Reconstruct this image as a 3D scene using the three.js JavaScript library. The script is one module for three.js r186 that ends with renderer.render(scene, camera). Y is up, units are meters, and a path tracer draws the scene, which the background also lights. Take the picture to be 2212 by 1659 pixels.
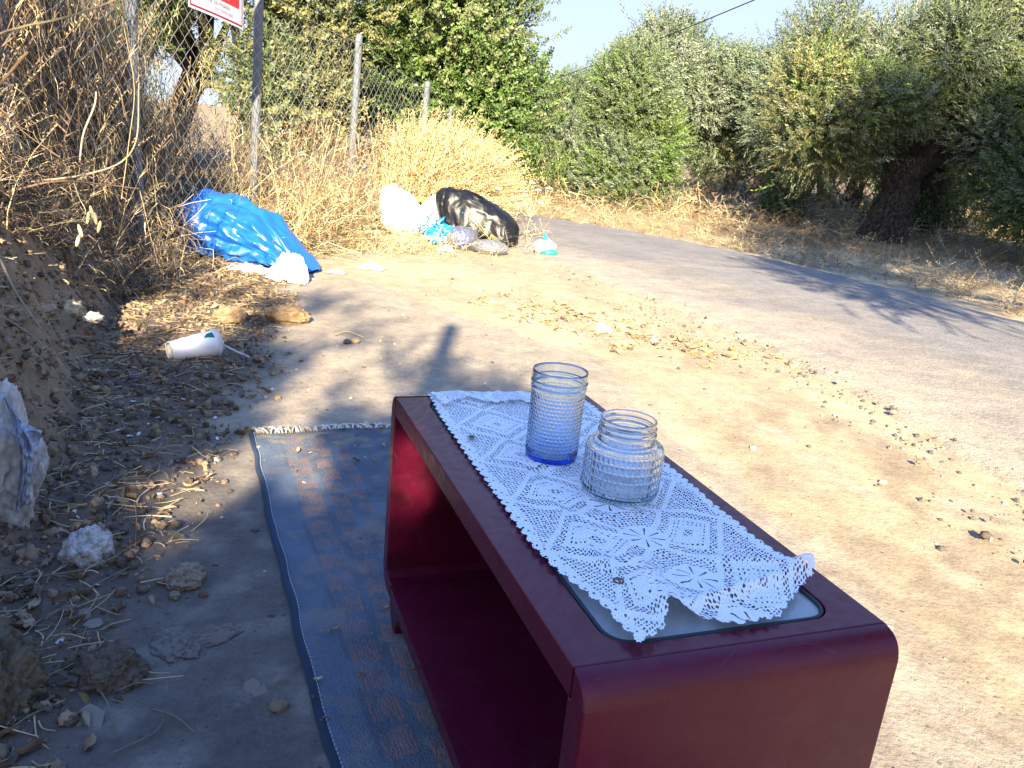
import * as THREE from 'three';
import { mergeGeometries, mergeVertices } from 'three/addons/utils/BufferGeometryUtils.js';
import { createNoise2D, createNoise3D } from 'simplex-noise';

// ---------------------------------------------------------------- camera, sky, sun, exposure
const scene = new THREE.Scene();
const camera = new THREE.PerspectiveCamera(49.83, 4 / 3, 0.05, 900);
camera.position.set(0, 1, 0);
camera.rotation.order = 'YXZ';
camera.rotation.set(-0.2933, 0, 0.0989);
camera.updateMatrixWorld(true);
const renderer = new THREE.WebGLRenderer({ antialias: true });
renderer.setSize(1024, 768);
renderer.toneMapping = THREE.LinearToneMapping;
renderer.toneMappingExposure = 4.3;
renderer.shadowMap.enabled = true;

const SUN_EL = 26 * Math.PI / 180, SUN_AZ = -1.0 * Math.PI / 180;      // light travels almost straight towards -z
const toSun = new THREE.Vector3(-Math.sin(SUN_AZ) * Math.cos(SUN_EL), Math.sin(SUN_EL), Math.cos(SUN_AZ) * Math.cos(SUN_EL));
const sun = new THREE.DirectionalLight(new THREE.Color().setRGB(1, 0.86, 0.63), 5);
sun.position.copy(toSun).multiplyScalar(60);
sun.castShadow = true; sun.shadow.radius = 1.2;
Object.assign(sun.shadow.camera, { left: -30, right: 30, top: 30, bottom: -30, near: 1, far: 160 });
sun.shadow.mapSize.set(4096, 4096);
scene.add(sun, sun.target);

{ // clear late-afternoon sky: pale towards the horizon, blue overhead, a soft aureole round the sun
  const w = 512, h = 256, d = new Float32Array(w * h * 4);
  for (let j = 0; j < h; j++) for (let i = 0; i < w; i++) {
    const el = ((j + 0.5) / h - 0.5) * Math.PI, az = ((i + 0.5) / w - 0.5) * 2 * Math.PI;
    const dx = Math.cos(el) * Math.cos(az), dy = Math.sin(el), dz = Math.cos(el) * Math.sin(az);
    const t = Math.pow(Math.max(0, dy), 0.75);
    const c = [0.225 + (0.045 - 0.225) * t, 0.26 + (0.13 - 0.26) * t, 0.29 + (0.39 - 0.29) * t];
    const m = Math.max(0, dx * toSun.x + dy * toSun.y + dz * toSun.z);
    const g = 0.10 * Math.pow(m, 6) + 0.4 * Math.pow(m, 60);
    const o = (j * w + i) * 4;
    d[o] = c[0] + g * 1.0; d[o + 1] = c[1] + g * 0.9; d[o + 2] = c[2] + g * 0.7; d[o + 3] = 1;
  }
  const sky = new THREE.DataTexture(d, w, h, THREE.RGBAFormat, THREE.FloatType);
  sky.mapping = THREE.EquirectangularReflectionMapping; sky.magFilter = sky.minFilter = THREE.LinearFilter;
  sky.colorSpace = THREE.LinearSRGBColorSpace; sky.needsUpdate = true;
  scene.background = sky; scene.environment = sky;
}

// ---------------------------------------------------------------- helpers
let seed = 12345;
function rnd() { seed = (seed + 0x6D2B79F5) | 0; let t = Math.imul(seed ^ (seed >>> 15), 1 | seed); t = (t + Math.imul(t ^ (t >>> 7), 61 | t)) ^ t; return ((t ^ (t >>> 14)) >>> 0) / 4294967296; }
const rr = (a, b) => a + (b - a) * rnd();
const n2 = createNoise2D(rnd), n3 = createNoise3D(rnd);
const fbm = (x, y, o = 4) => { let s = 0, a = 0.5, f = 1; for (let i = 0; i < o; i++) { s += a * n2(x * f, y * f); a *= 0.5; f *= 2.03; } return s; };
const fbm3 = (x, y, z, o = 4) => { let s = 0, a = 0.5, f = 1; for (let i = 0; i < o; i++) { s += a * n3(x * f, y * f, z * f); a *= 0.5; f *= 2.03; } return s; };
const ridge3 = (x, y, z, o = 3) => { let s = 0, a = 0.6, f = 1; for (let i = 0; i < o; i++) { s += a * (1 - 2 * Math.abs(n3(x * f, y * f, z * f))); a *= 0.5; f *= 2.1; } return s; };
const clamp = (x, a = 0, b = 1) => Math.min(b, Math.max(a, x));
const sm = (a, b, x) => { const t = clamp((x - a) / (b - a)); return t * t * (3 - 2 * t); };
const mix = (a, b, t) => a + (b - a) * t;
const V = (x, y, z) => new THREE.Vector3(x, y, z);
function lin(tab, x) { // piecewise linear through [x, y] rows of rising x
  if (x <= tab[0][0]) return tab[0][1];
  for (let i = 1; i < tab.length; i++) if (x <= tab[i][0]) return mix(tab[i - 1][1], tab[i][1], (x - tab[i - 1][0]) / (tab[i][0] - tab[i - 1][0]));
  return tab[tab.length - 1][1];
}
// a point d metres ahead of the photographer's standpoint, for laying things out
const FPX = 1786;
function at(u, v, d) {
  const q = V((u - 1106) / FPX, (829.5 - v) / FPX, -1).applyQuaternion(camera.quaternion);
  return q.multiplyScalar(d / -q.z).add(camera.position);
}
const used = {};
function numbered(n) { const k = used[n] = (used[n] ?? -1) + 1; return k ? `${n}_${String(k).padStart(3, '0')}` : n; }
function tag(o, label, category, group, kind) {
  if (label) o.userData.label = label;
  if (category) o.userData.category = category;
  if (group) o.userData.group = group;
  if (kind) o.userData.kind = kind;
  return o;
}
function thing(name, label, category, p = [0, 0, 0], turn = 0, group) {
  const g = new THREE.Group(); g.name = numbered(name); g.position.set(...p); g.rotation.y = turn; scene.add(g);
  return tag(g, label, category, group);
}
function part(name, geo, m, parent = scene) {
  const o = new THREE.Mesh(geo, m); o.name = parent === scene ? numbered(name) : name; o.castShadow = o.receiveShadow = true; parent.add(o); return o;
}
const rgb = (r, g, b) => new THREE.Color().setRGB(r, g, b);
const std = (c, o = {}) => new THREE.MeshStandardMaterial({ color: rgb(...c), roughness: 0.85, side: THREE.DoubleSide, ...o });
const phy = (c, o = {}) => new THREE.MeshPhysicalMaterial({ color: rgb(...c), roughness: 0.5, side: THREE.DoubleSide, ...o });
function tex(w, h, f, srgb, rep) {
  const d = new Uint8Array(w * h * 4);
  for (let j = 0; j < h; j++) for (let i = 0; i < w; i++) { const c = f(i / w, j / h, i, j), o = (j * w + i) * 4; for (let k = 0; k < 3; k++) d[o + k] = clamp(c[k] ?? c[0], 0, 1) * 255; d[o + 3] = 255; }
  const t = new THREE.DataTexture(d, w, h); t.wrapS = t.wrapT = THREE.RepeatWrapping; t.magFilter = THREE.LinearFilter; t.minFilter = THREE.LinearMipmapLinearFilter;
  if (srgb) t.colorSpace = THREE.SRGBColorSpace; if (rep) t.repeat.set(...rep); t.needsUpdate = true; return t;
}
const tile = (f, u, v) => { const a = u * 2 * Math.PI, b = v * 2 * Math.PI; return n3(Math.cos(a) * f + 7, Math.sin(a) * f + Math.cos(b) * f, Math.sin(b) * f - 3); };
function geoFrom(pos, idx, uv, col) {
  const g = new THREE.BufferGeometry(); g.setAttribute('position', new THREE.Float32BufferAttribute(pos, 3));
  if (uv) g.setAttribute('uv', new THREE.Float32BufferAttribute(uv, 2)); if (col) g.setAttribute('color', new THREE.Float32BufferAttribute(col, 3));
  g.setIndex(idx); g.computeVertexNormals(); return g;
}
function grid(nu, nv, f, closedU = false) { // f(u, v) -> [x, y, z, (r, g, b)]
  const pos = [], uv = [], col = [], idx = [];
  for (let j = 0; j <= nv; j++) for (let i = 0; i <= nu; i++) { const p = f(i / nu, j / nv); pos.push(p[0], p[1], p[2]); uv.push(i / nu, j / nv); if (p.length > 3) col.push(p[3], p[4], p[5]); }
  for (let j = 0; j < nv; j++) for (let i = 0; i < nu; i++) { const a = j * (nu + 1) + i, b = a + nu + 1; idx.push(a, a + 1, b, a + 1, b + 1, b); }
  let g = geoFrom(pos, idx, uv, col.length ? col : null);
  if (closedU) { const n = g.attributes.normal; for (let j = 0; j <= nv; j++) { const a = j * (nu + 1), b = a + nu, s = V(n.getX(a) + n.getX(b), n.getY(a) + n.getY(b), n.getZ(a) + n.getZ(b)).normalize(); n.setXYZ(a, s.x, s.y, s.z); n.setXYZ(b, s.x, s.y, s.z); } }
  return g;
}
function tube(pts, r0, r1, seg = 5, n = null, flat) { // tapered tube through points
  const c = pts.length > 2 ? new THREE.CatmullRomCurve3(pts) : new THREE.LineCurve3(pts[0], pts[1]);
  n = n ?? Math.max(2, pts.length * 3);
  const fr = c.computeFrenetFrames(n, false), pos = [], idx = [], uv = [];
  for (let i = 0; i <= n; i++) { const p = c.getPointAt(i / n), r = mix(r0, r1, i / n); for (let k = 0; k <= seg; k++) { const a = k / seg * 2 * Math.PI, q = fr.normals[i].clone().multiplyScalar(Math.cos(a) * r).addScaledVector(fr.binormals[i], Math.sin(a) * r * (flat ?? 1)); pos.push(p.x + q.x, p.y + q.y, p.z + q.z); uv.push(k / seg, i / n * 4); } }
  for (let i = 0; i < n; i++) for (let k = 0; k < seg; k++) { const a = i * (seg + 1) + k, b = a + seg + 1; idx.push(a, b, a + 1, a + 1, b, b + 1); }
  return geoFrom(pos, idx, uv);
}
const _m = new THREE.Matrix4(), _q = new THREE.Quaternion(), _e = new THREE.Euler(), _c = new THREE.Color();
function instanced(name, geo, m, list, parent = scene) { // list: {p, q | e, s, c}
  const o = new THREE.InstancedMesh(geo, m, list.length); o.name = parent === scene ? numbered(name) : name;
  list.forEach((t, i) => { if (t.q) _q.copy(t.q); else _q.setFromEuler(_e.set(...(t.e ?? [0, 0, 0]))); _m.compose(t.p, _q, typeof t.s === 'number' ? V(t.s, t.s, t.s) : t.s); o.setMatrixAt(i, _m); o.setColorAt(i, _c.setRGB(...(t.c ?? [1, 1, 1]))); });
  o.castShadow = o.receiveShadow = true; o.userData.kind = 'stuff'; parent.add(o); return o;
}
const vary = (c, a) => { const k = 1 + rr(-a, a); return [c[0] * k * (1 + rr(-a, a) * 0.25), c[1] * k, c[2] * k * (1 + rr(-a, a) * 0.25)]; };
const pick = a => a[Math.floor(rnd() * a.length)];

// ---------------------------------------------------------------- terrain
const XB = [[-14, -2.4], [-12, -2.2], [-9.5, -1.15], [-8, -1.35], [-6.6, -1.95], [-5.9, -2.3], [-5.2, -2.2], [-4, -1.98], [-2.9, -1.55], [-2.1, -1.2], [-1.6, -1.02], [-1, -0.85], [2, -0.6]];
const HB = [[-14, 0], [-11, 0.05], [-9.5, 0.15], [-7.5, 0.36], [-6, 0.43], [-4.6, 0.5], [-3, 0.52], [2, 0.48]];
const WB = [[-12, 1.2], [-7, 1.1], [-5.6, 0.8], [-4.6, 0.5], [-3.4, 0.42], [2, 0.36]];
function ground(x, z) {
  const wob = 0.09 * fbm(x * 2.2 + 5, z * 2.2, 3);
  const t = clamp((lin(XB, z) + wob - x) / lin(WB, z)), b = lin(HB, z) * t * t * (3 - 2 * t);
  const rough = sm(0.02, 0.3, t) * (1 - sm(0.8, 1, t) * 0.6);
  let y = b + rough * (0.05 * fbm(x * 4, z * 4, 4) + 0.035 * ridge3(x * 7, b * 7, z * 7, 3));
  y += 0.012 * fbm(x * 0.9, z * 0.9, 3) * sm(1.6, 0.6, x);
  const lit = litter(x, z); y += lit * (0.014 * fbm(x * 9, z * 9, 4) + 0.01);
  y += 0.1 * sm(4.2, 6, x) * fbm(x * 0.5, z * 0.5, 3) + 0.07 * sm(-10.6, -11.4, z) * (1 - sm(-14, -16, z));
  return y;
}
function litter(x, z) { // loose brown litter between the bank and the trodden pad
  const e = lin([[-5.6, -1.75], [-4.6, -1.3], [-3.7, -1.15], [-3.1, -0.98], [-2.3, -0.9], [-1.8, -0.8], [-1.2, -0.66], [0, -0.4]], z);
  return sm(0.12, -0.14, x - e + 0.16 * fbm(x * 3 + 9, z * 3, 3)) * sm(-6.2, -5.2, z);
}
const C = { soil: [0.125, 0.088, 0.058], pad: [0.34, 0.28, 0.20], sand: [0.42, 0.335, 0.20], bank: [0.27, 0.185, 0.105], dry: [0.34, 0.25, 0.125], grove: [0.17, 0.12, 0.065] };
const lerp3 = (a, b, t) => [mix(a[0], b[0], t), mix(a[1], b[1], t), mix(a[2], b[2], t)];
const PADX = [[-5.2, -0.95], [-4.72, -0.52], [-4.38, -0.17], [-3.91, 0.38], [-3.05, 0.56], [-2.2, 0.84], [-1.7, 1.0], [0, 1.3]];
function groundColor(x, z) {
  let c = C.sand;
  c = lerp3(c, [0.50, 0.40, 0.235], sm(0.0, 0.4, fbm(x * 0.7 + 3, z * 0.5, 4)));
  c = lerp3(c, [0.25, 0.18, 0.11], 0.7 * sm(0.08, 0.42, fbm(x * 1.6 + 20, z * 0.9 + x * 0.9, 4)) * sm(0.3, 1.2, x));
  c = lerp3(c, C.pad, sm(0.06, -0.05, x - lin(PADX, z) + 0.12 * fbm(x * 4, z * 4, 3)) * sm(-5.6, -4.9, z));
  c = lerp3(c, [0.42, 0.35, 0.25], 0.5 * sm(0.05, 0.4, fbm(x * 2.3 + 40, z * 2.3, 4)));
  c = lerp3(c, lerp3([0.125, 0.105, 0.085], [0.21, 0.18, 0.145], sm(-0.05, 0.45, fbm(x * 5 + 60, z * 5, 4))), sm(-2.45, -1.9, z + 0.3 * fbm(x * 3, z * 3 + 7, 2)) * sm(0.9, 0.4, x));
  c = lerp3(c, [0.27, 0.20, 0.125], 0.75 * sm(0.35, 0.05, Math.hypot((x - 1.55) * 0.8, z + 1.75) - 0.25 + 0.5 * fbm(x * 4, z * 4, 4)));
  c = lerp3(c, C.soil, 0.92 * litter(x, z));
  const t = clamp((lin(XB, z) - x) / lin(WB, z));
  c = lerp3(c, C.bank, sm(0.02, 0.2, t) * sm(-5.4, -4.4, z));
  c = lerp3(c, C.dry, sm(-0.05, 0.25, t) * sm(-4.6, -5.6, z));
  c = lerp3(c, C.dry, sm(-7.2, -8.4, z + 0.5 * fbm(x, z, 2)) * sm(0.9, 0.2, x));
  const far = Math.max(sm(3.6, 4.6, x + 0.45 * (z + 6) * (z < -6 ? 1 : 0.12)), sm(-9.6, -10.6, z));
  c = lerp3(c, C.dry, far); c = lerp3(c, C.grove, far * sm(0.1, -0.25, fbm(x * 0.45, z * 0.45, 3)) * sm(1.5, 3, x));
  { const w = x - lin([[-9, -0.2], [-7, 0.1], [-5, 0.75], [-3, 1.45], [0, 1.75]], z), tr = Math.max(sm(0.13, 0.05, Math.abs(w + 0.55)), sm(0.13, 0.05, Math.abs(w + 0.05))) * sm(-0.5, 0.3, n2(x * 1.5, z * 0.7)) * sm(-8, -6.5, z); c = lerp3(c, [0.31, 0.235, 0.145], 0.4 * tr); }
  const k = 1 + 0.22 * fbm(x * 6, z * 6, 4) + 0.08 * fbm(x * 11, z * 11, 2);
  return [c[0] * k, c[1] * k, c[2] * k];
}
const px2 = (f, u, v) => n3(u * f, v * f, f) * (1 - sm(0.94, 1, Math.max(u, v))) + n3((u - 1) * f, v * f, f) * sm(0.94, 1, Math.max(u, v)) * (u > v ? 1 : 0) + n3(u * f, (v - 1) * f, f) * sm(0.94, 1, Math.max(u, v)) * (u > v ? 0 : 1);
const speck = new Float32Array(1024 * 1024).fill(0);
for (let i = 0; i < 5200; i++) { const cx = Math.floor(rnd() * 1024), cy = Math.floor(rnd() * 1024), r = 0.8 + Math.pow(rnd(), 6) * 2.6, k = rnd() < 0.68 ? -rr(0.05, 0.28) : rr(0.05, 0.14); for (let y = -7; y <= 7; y++) for (let x = -7; x <= 7; x++) if (x * x + y * y * rr(0.8, 1.6) < r * r) speck[((cy + y + 1024) % 1024) * 1024 + (cx + x + 1024) % 1024] = k; }
const grain = tex(1024, 1024, (u, v, i, j) => { const k = 0.925 + 0.035 * px2(9, u, v) + 0.045 * px2(34, u, v) + 0.05 * px2(110, u, v) + 0.13 * (rnd() - 0.5) + speck[j * 1024 + i]; return [k, k, k]; }, true);
const grainBump = tex(1024, 1024, (u, v, i, j) => [0.45 + 0.16 * px2(26, u, v) + 0.16 * px2(90, u, v) + 0.3 * (rnd() - 0.5) + 0.5 * Math.abs(speck[j * 1024 + i])]);
const tar = tex(1024, 1024, (u, v) => { const k = 0.90 + 0.05 * px2(12, u, v) + 0.07 * px2(60, u, v) + 0.10 * px2(190, u, v) + 0.22 * (rnd() - 0.5); return [k, k, k]; }, true);
function axis(fine0, fine1, step, lo, hi, grow) { const a = []; for (let x = fine0; x <= fine1; x += step) a.push(x); let s = step, x = fine1; while (x < hi) { s *= grow; x += s; a.push(x); } s = step; x = fine0; while (x > lo) { s *= grow; x -= s; a.unshift(x); } return a; }
{
  const xs = axis(-2.7, 1.9, 0.024, -420, 420, 1.07), zs = axis(-6.2, -0.9, 0.025, -620, 60, 1.07);
  const pos = [], uv = [], col = [], idx = [], nx = xs.length;
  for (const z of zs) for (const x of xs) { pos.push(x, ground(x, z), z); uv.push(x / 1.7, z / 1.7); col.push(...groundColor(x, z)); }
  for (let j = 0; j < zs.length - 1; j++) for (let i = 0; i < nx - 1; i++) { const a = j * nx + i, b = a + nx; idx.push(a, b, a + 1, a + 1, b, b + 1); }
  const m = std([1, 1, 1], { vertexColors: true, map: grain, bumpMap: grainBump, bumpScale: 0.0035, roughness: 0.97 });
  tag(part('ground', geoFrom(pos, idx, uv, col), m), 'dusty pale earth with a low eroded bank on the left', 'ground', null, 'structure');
}
{ // narrow asphalt lane, bending away to the left, dusty towards the near edge
  const c = new THREE.CatmullRomCurve3([V(4.3, 0, 9), V(3.7, 0, 2), V(3.3, 0, -1.5), V(3.15, 0, -3.2), V(2.75, 0, -4.9), V(2.15, 0, -6.3), V(1.3, 0, -7.9), V(0.35, 0, -9.0), V(-0.8, 0, -10.1), V(-2.4, 0, -11.3), V(-6, 0, -13.5), V(-14, 0, -17)]);
  const hw = t => lin([[0, 1.55], [0.6, 1.5], [0.68, 1.42], [0.75, 1.2], [0.85, 1.1], [1, 1.1]], t);
  const g = grid(44, 420, (a, b) => {
    const p = c.getPoint(b), d = c.getTangent(b), w = hw(b), s = a * 2 - 1;
    const e = 1 + 0.05 * fbm(b * 60, s > 0 ? 3 : 9, 3);
    const x = p.x - d.z * s * w * e, z = p.z + d.x * s * w * e, edge = sm(0.93, 1, Math.abs(s));
    const dust = clamp(sm(-0.05, -0.95, s + 0.5 * fbm(x * 0.8, z * 0.8, 3)) * sm(-9.5, -5.5, z + 0.5 * x) * 0.85 + 0.2 * sm(0.1, 0.5, fbm(x * 0.5 + 8, z * 2.2, 3)));
    const k = 1 + 0.16 * fbm(x * 3, z * 3, 4), track = 0.06 * Math.cos(s * 8) * (1 - edge);
    const col = lerp3(lerp3([0.235, 0.215, 0.195], [0.42, 0.35, 0.25], dust), C.dry, edge * 0.8);
    return [x, 0.014 + 0.03 * (1 - s * s) - edge * 0.045 + 0.003 * fbm(x * 8, z * 8, 2), z, col[0] * (k + track), col[1] * (k + track), col[2] * (k + track)];
  });
  const u = g.attributes.uv, p = g.attributes.position; for (let i = 0; i < u.count; i++) u.setXY(i, p.getX(i) / 1.9, p.getZ(i) / 1.9);
  tag(part('road', g, std([1, 1, 1], { vertexColors: true, map: tar, bumpMap: grainBump, bumpScale: 0.006, roughness: 0.9 })), 'narrow dusty asphalt lane curving away to the left', 'road', null, 'structure');
}
// ---------------------------------------------------------------- low table, lace, jars, rug
const TP = [0.0997, 0, -0.6793], TT = 0.3708, TL = 0.909, TW = 0.398, TH = 0.4993;   // local: x across, z = -(distance from the near end)
const gy = (x, z) => ground(x, z);
{
  const scuff = tex(1024, 1024, (u, v) => { const s = sm(0.35, 0.75, 0.5 + 0.5 * tile(5, u, v)) * 0.10 + (rnd() < 0.002 ? 0.35 : 0) + 0.05 * tile(30, u, v); return [0.30 + s + 0.05 * (rnd() - 0.5)]; });
  const enc = q => q <= 0.0031308 ? 12.92 * q : 1.055 * Math.pow(q, 1 / 2.4) - 0.055, scr = new Float32Array(1024 * 1024);
  for (let i = 0; i < 90; i++) { let x = rnd() * 1024, y = rnd() * 1024; const a = rr(0, 6.28), L = 6 + Math.pow(rnd(), 3) * 90, k = rr(0.15, 0.6); for (let j = 0; j < L; j++) { x += Math.cos(a + 0.3 * Math.sin(j / 20)); y += Math.sin(a + 0.3 * Math.sin(j / 20)); scr[((Math.floor(y) + 2048) % 1024) * 1024 + (Math.floor(x) + 2048) % 1024] = k; } }
  for (let i = 0; i < 1500; i++) { const X = Math.floor(rnd() * 1024), Y = Math.floor(rnd() * 1024), r = rnd() < 0.1 ? 2 : 1, k = rr(0.2, 0.75); for (let y = 0; y < r; y++) for (let x = 0; x < r; x++) scr[((Y + y) % 1024) * 1024 + (X + x) % 1024] = k; }
  const dustc = tex(1024, 1024, (u, v, i, j) => { const d = clamp(0.012 * sm(0.0, 0.7, px2(7, u, v)) + 0.012 * sm(0.1, 0.8, px2(28, u, v)) + 0.008 * rnd() + scr[j * 1024 + i] * 0.3), k = 1 + 0.1 * px2(5, u, v); return lerp3([0.088 * k, 0.0036 * k, 0.020 * k], [0.36, 0.29, 0.23], d).map(enc); }, true);
  const wine = phy([1, 1, 1], { map: dustc, roughness: 1, roughnessMap: scuff, clearcoat: 0.15, clearcoatRoughness: 0.15, specularIntensity: 0.4 });
  const g = thing('low_table', 'dark red lacquered low table with an open side and glass inset top', 'table', TP, TT);
  const TK = 0.036, YB = 0.088, R = 0.045, ZA = -0.875, ZB = -0.028;
  const extr = (shape, depth, bevel = 0.003) => { const e = new THREE.ExtrudeGeometry(shape, { depth: depth - 2 * bevel, bevelEnabled: true, bevelThickness: bevel, bevelSize: bevel, bevelOffset: -bevel, bevelSegments: 3, curveSegments: 16, steps: 1 }); e.translate(0, 0, bevel); return e; };
  const uvm = ge => { const p = ge.attributes.position, n = ge.attributes.normal, u = ge.attributes.uv; for (let i = 0; i < p.count; i++) { const ax = Math.abs(n.getX(i)), ay = Math.abs(n.getY(i)); if (ay > 0.6) u.setXY(i, p.getX(i) / 0.6, p.getZ(i) / 0.6); else if (ax > 0.6) u.setXY(i, p.getZ(i) / 0.6, p.getY(i) / 0.6); else u.setXY(i, p.getX(i) / 0.6, p.getY(i) / 0.6); } return ge; };
  // an end panel: quarter-round at the top and at the bottom, in the (length, height) plane, pushed across the width
  const endPanel = (z0, dir, zin) => {
    const s = new THREE.Shape(), o = z0, i = z0 + dir * TK, zt = z0 + dir * 0.0295;
    s.moveTo(zt, TH); s.quadraticCurveTo(o + dir * 0.003, TH - 0.002, o, TH - 0.032); s.lineTo(o, YB + R); s.quadraticCurveTo(o + dir * R * 0.15, YB + R * 0.15, o + dir * R, YB); s.lineTo(zin, YB);
    s.lineTo(zin, YB + TK * 0.8); s.lineTo(i + dir * 0.012, YB + TK * 0.8); s.lineTo(i, YB + TK * 0.8 + 0.012); s.lineTo(i, TH - TK - 0.0015); s.lineTo(zt, TH - TK - 0.0015); s.closePath();
    const e = extr(s, TW); e.rotateY(-Math.PI / 2); e.translate(TW, 0, 0); return uvm(e);
  };
  part('end_panel', endPanel(-TL, 1, -TL + 0.075), wine, g);
  part('end_panel', endPanel(0, -1, -0.075), wine, g);
  { // bottom board between the ends
    const s = new THREE.Shape(); s.moveTo(0, YB); s.lineTo(TW, YB); s.lineTo(TW, YB + TK * 0.8); s.lineTo(0, YB + TK * 0.8); s.closePath();
    const e = extr(s, TL - 0.152); e.translate(0, 0, -TL + 0.076); part('bottom_board', uvm(e), wine, g);
    const b = new THREE.Shape(); b.moveTo(TW - 0.022, YB + TK * 0.8 + 0.0015); b.lineTo(TW - 0.006, YB + TK * 0.8 + 0.0015); b.lineTo(TW - 0.006, TH - TK - 0.0015); b.lineTo(TW - 0.022, TH - TK - 0.0015); b.closePath();
    const e2 = extr(b, TL - 2 * TK - 0.004, 0.001); e2.translate(0, 0, -TL + TK + 0.002); part('back_board', uvm(e2), wine, g);
  }
  { // top frame with the rounded opening
    const f = new THREE.Shape(); const A = 0.0, B = TW, S0 = 0.0310, S1 = TL - 0.0340;
    f.moveTo(A, S0); f.lineTo(B, S0); f.lineTo(B, S1); f.lineTo(A, S1); f.closePath();
    const hp = new THREE.Path(), x0 = 0.054, x1 = 0.350, a0 = 0.055, a1 = 0.852, r = 0.035;
    hp.moveTo(x0 + r, a0); hp.lineTo(x1 - r, a0); hp.absarc(x1 - r, a0 + r, r, -Math.PI / 2, 0); hp.lineTo(x1, a1 - r); hp.absarc(x1 - r, a1 - r, r, 0, Math.PI / 2); hp.lineTo(x0 + r, a1); hp.absarc(x0 + r, a1 - r, r, Math.PI / 2, Math.PI); hp.lineTo(x0, a0 + r); hp.absarc(x0 + r, a0 + r, r, Math.PI, 1.5 * Math.PI);
    f.holes.push(hp);
    const fe = extr(f, TK, 0.002); fe.rotateX(-Math.PI / 2); fe.translate(0, TH - TK, 0); const tf = part('top_frame', uvm(fe), wine, g);
    const gs = new THREE.Shape(), k = 0.004; // pane lies in a rebate, a hair below the frame
    const q = (X0, X1, Y0, Y1, rr2) => { gs.moveTo(X0 + rr2, Y0); gs.lineTo(X1 - rr2, Y0); gs.absarc(X1 - rr2, Y0 + rr2, rr2, -Math.PI / 2, 0); gs.lineTo(X1, Y1 - rr2); gs.absarc(X1 - rr2, Y1 - rr2, rr2, 0, Math.PI / 2); gs.lineTo(X0 + rr2, Y1); gs.absarc(X0 + rr2, Y1 - rr2, rr2, Math.PI / 2, Math.PI); gs.lineTo(X0, Y0 + rr2); gs.absarc(X0 + rr2, Y0 + rr2, rr2, Math.PI, 1.5 * Math.PI); };
    q(x0 + k, x1 - k, a0 + k, a1 - k, r - k);
    const ge = new THREE.ExtrudeGeometry(gs, { depth: 0.006, bevelEnabled: false, curveSegments: 12 }); ge.rotateX(-Math.PI / 2); ge.translate(0, TH - 0.0105, 0);
    tag(part('glass_pane', ge, phy([0.40, 0.43, 0.44], { roughness: 0.22, transmission: 0.25, thickness: 0, ior: 1.5 }), tf), 'dusty grey glass inset');
    // rubber gasket round the pane
    const gk = []; for (let i = 0; i <= 160; i++) { const p = gs.getPointAt((i % 160) / 160); gk.push(V(p.x, TH - 0.003, -p.y)); }
    part('gasket', tube(gk, 0.0028, 0.0028, 6, 320), std([0.012, 0.02, 0.028], { roughness: 0.6 }), tf);
    // ledge that carries the pane
    const le = new THREE.Shape(); le.moveTo(x0 - 0.012, a0 - 0.01); le.lineTo(x1 + 0.012, a0 - 0.01); le.lineTo(x1 + 0.012, a1 + 0.01); le.lineTo(x0 - 0.012, a1 + 0.01); le.closePath();
    const lh = new THREE.Path(); lh.moveTo(x0 + 0.012, a0 + 0.014); lh.lineTo(x1 - 0.012, a0 + 0.014); lh.lineTo(x1 - 0.012, a1 - 0.014); lh.lineTo(x0 + 0.012, a1 - 0.014); lh.closePath(); le.holes.push(lh);
    const lg = new THREE.ExtrudeGeometry(le, { depth: 0.005, bevelEnabled: false }); lg.rotateX(-Math.PI / 2); lg.translate(0, TH - TK - 0.0055, 0); part('ledge', lg, wine, tf);
  }
  // bracket feet: a wavy apron at each corner
  for (const [sx, sz] of [[0.012, -TL + 0.03], [TW - 0.034, -TL + 0.03], [0.012, -0.15], [TW - 0.034, -0.15]]) {
    const s = new THREE.Shape(), far = sz < -0.5, d = far ? 1 : -1, o = far ? 0 : 0.12;
    const X = t => o + d * t;
    s.moveTo(X(-0.012), YB - 0.001); s.bezierCurveTo(X(-0.016), 0.07, X(-0.004), 0.062, X(-0.002), 0.05); s.bezierCurveTo(X(0), 0.034, X(0.022), 0.022, X(0.03), 0.008); s.lineTo(X(0.055), 0.008); s.bezierCurveTo(X(0.06), 0.03, X(0.07), 0.06, X(0.13), YB - 0.001); s.closePath();
    const e = extr(s, 0.022, 0.003); e.rotateY(-Math.PI / 2); e.translate(sx + 0.022, 0, sz); part('foot', uvm(e), wine, g);
  }
}
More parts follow.
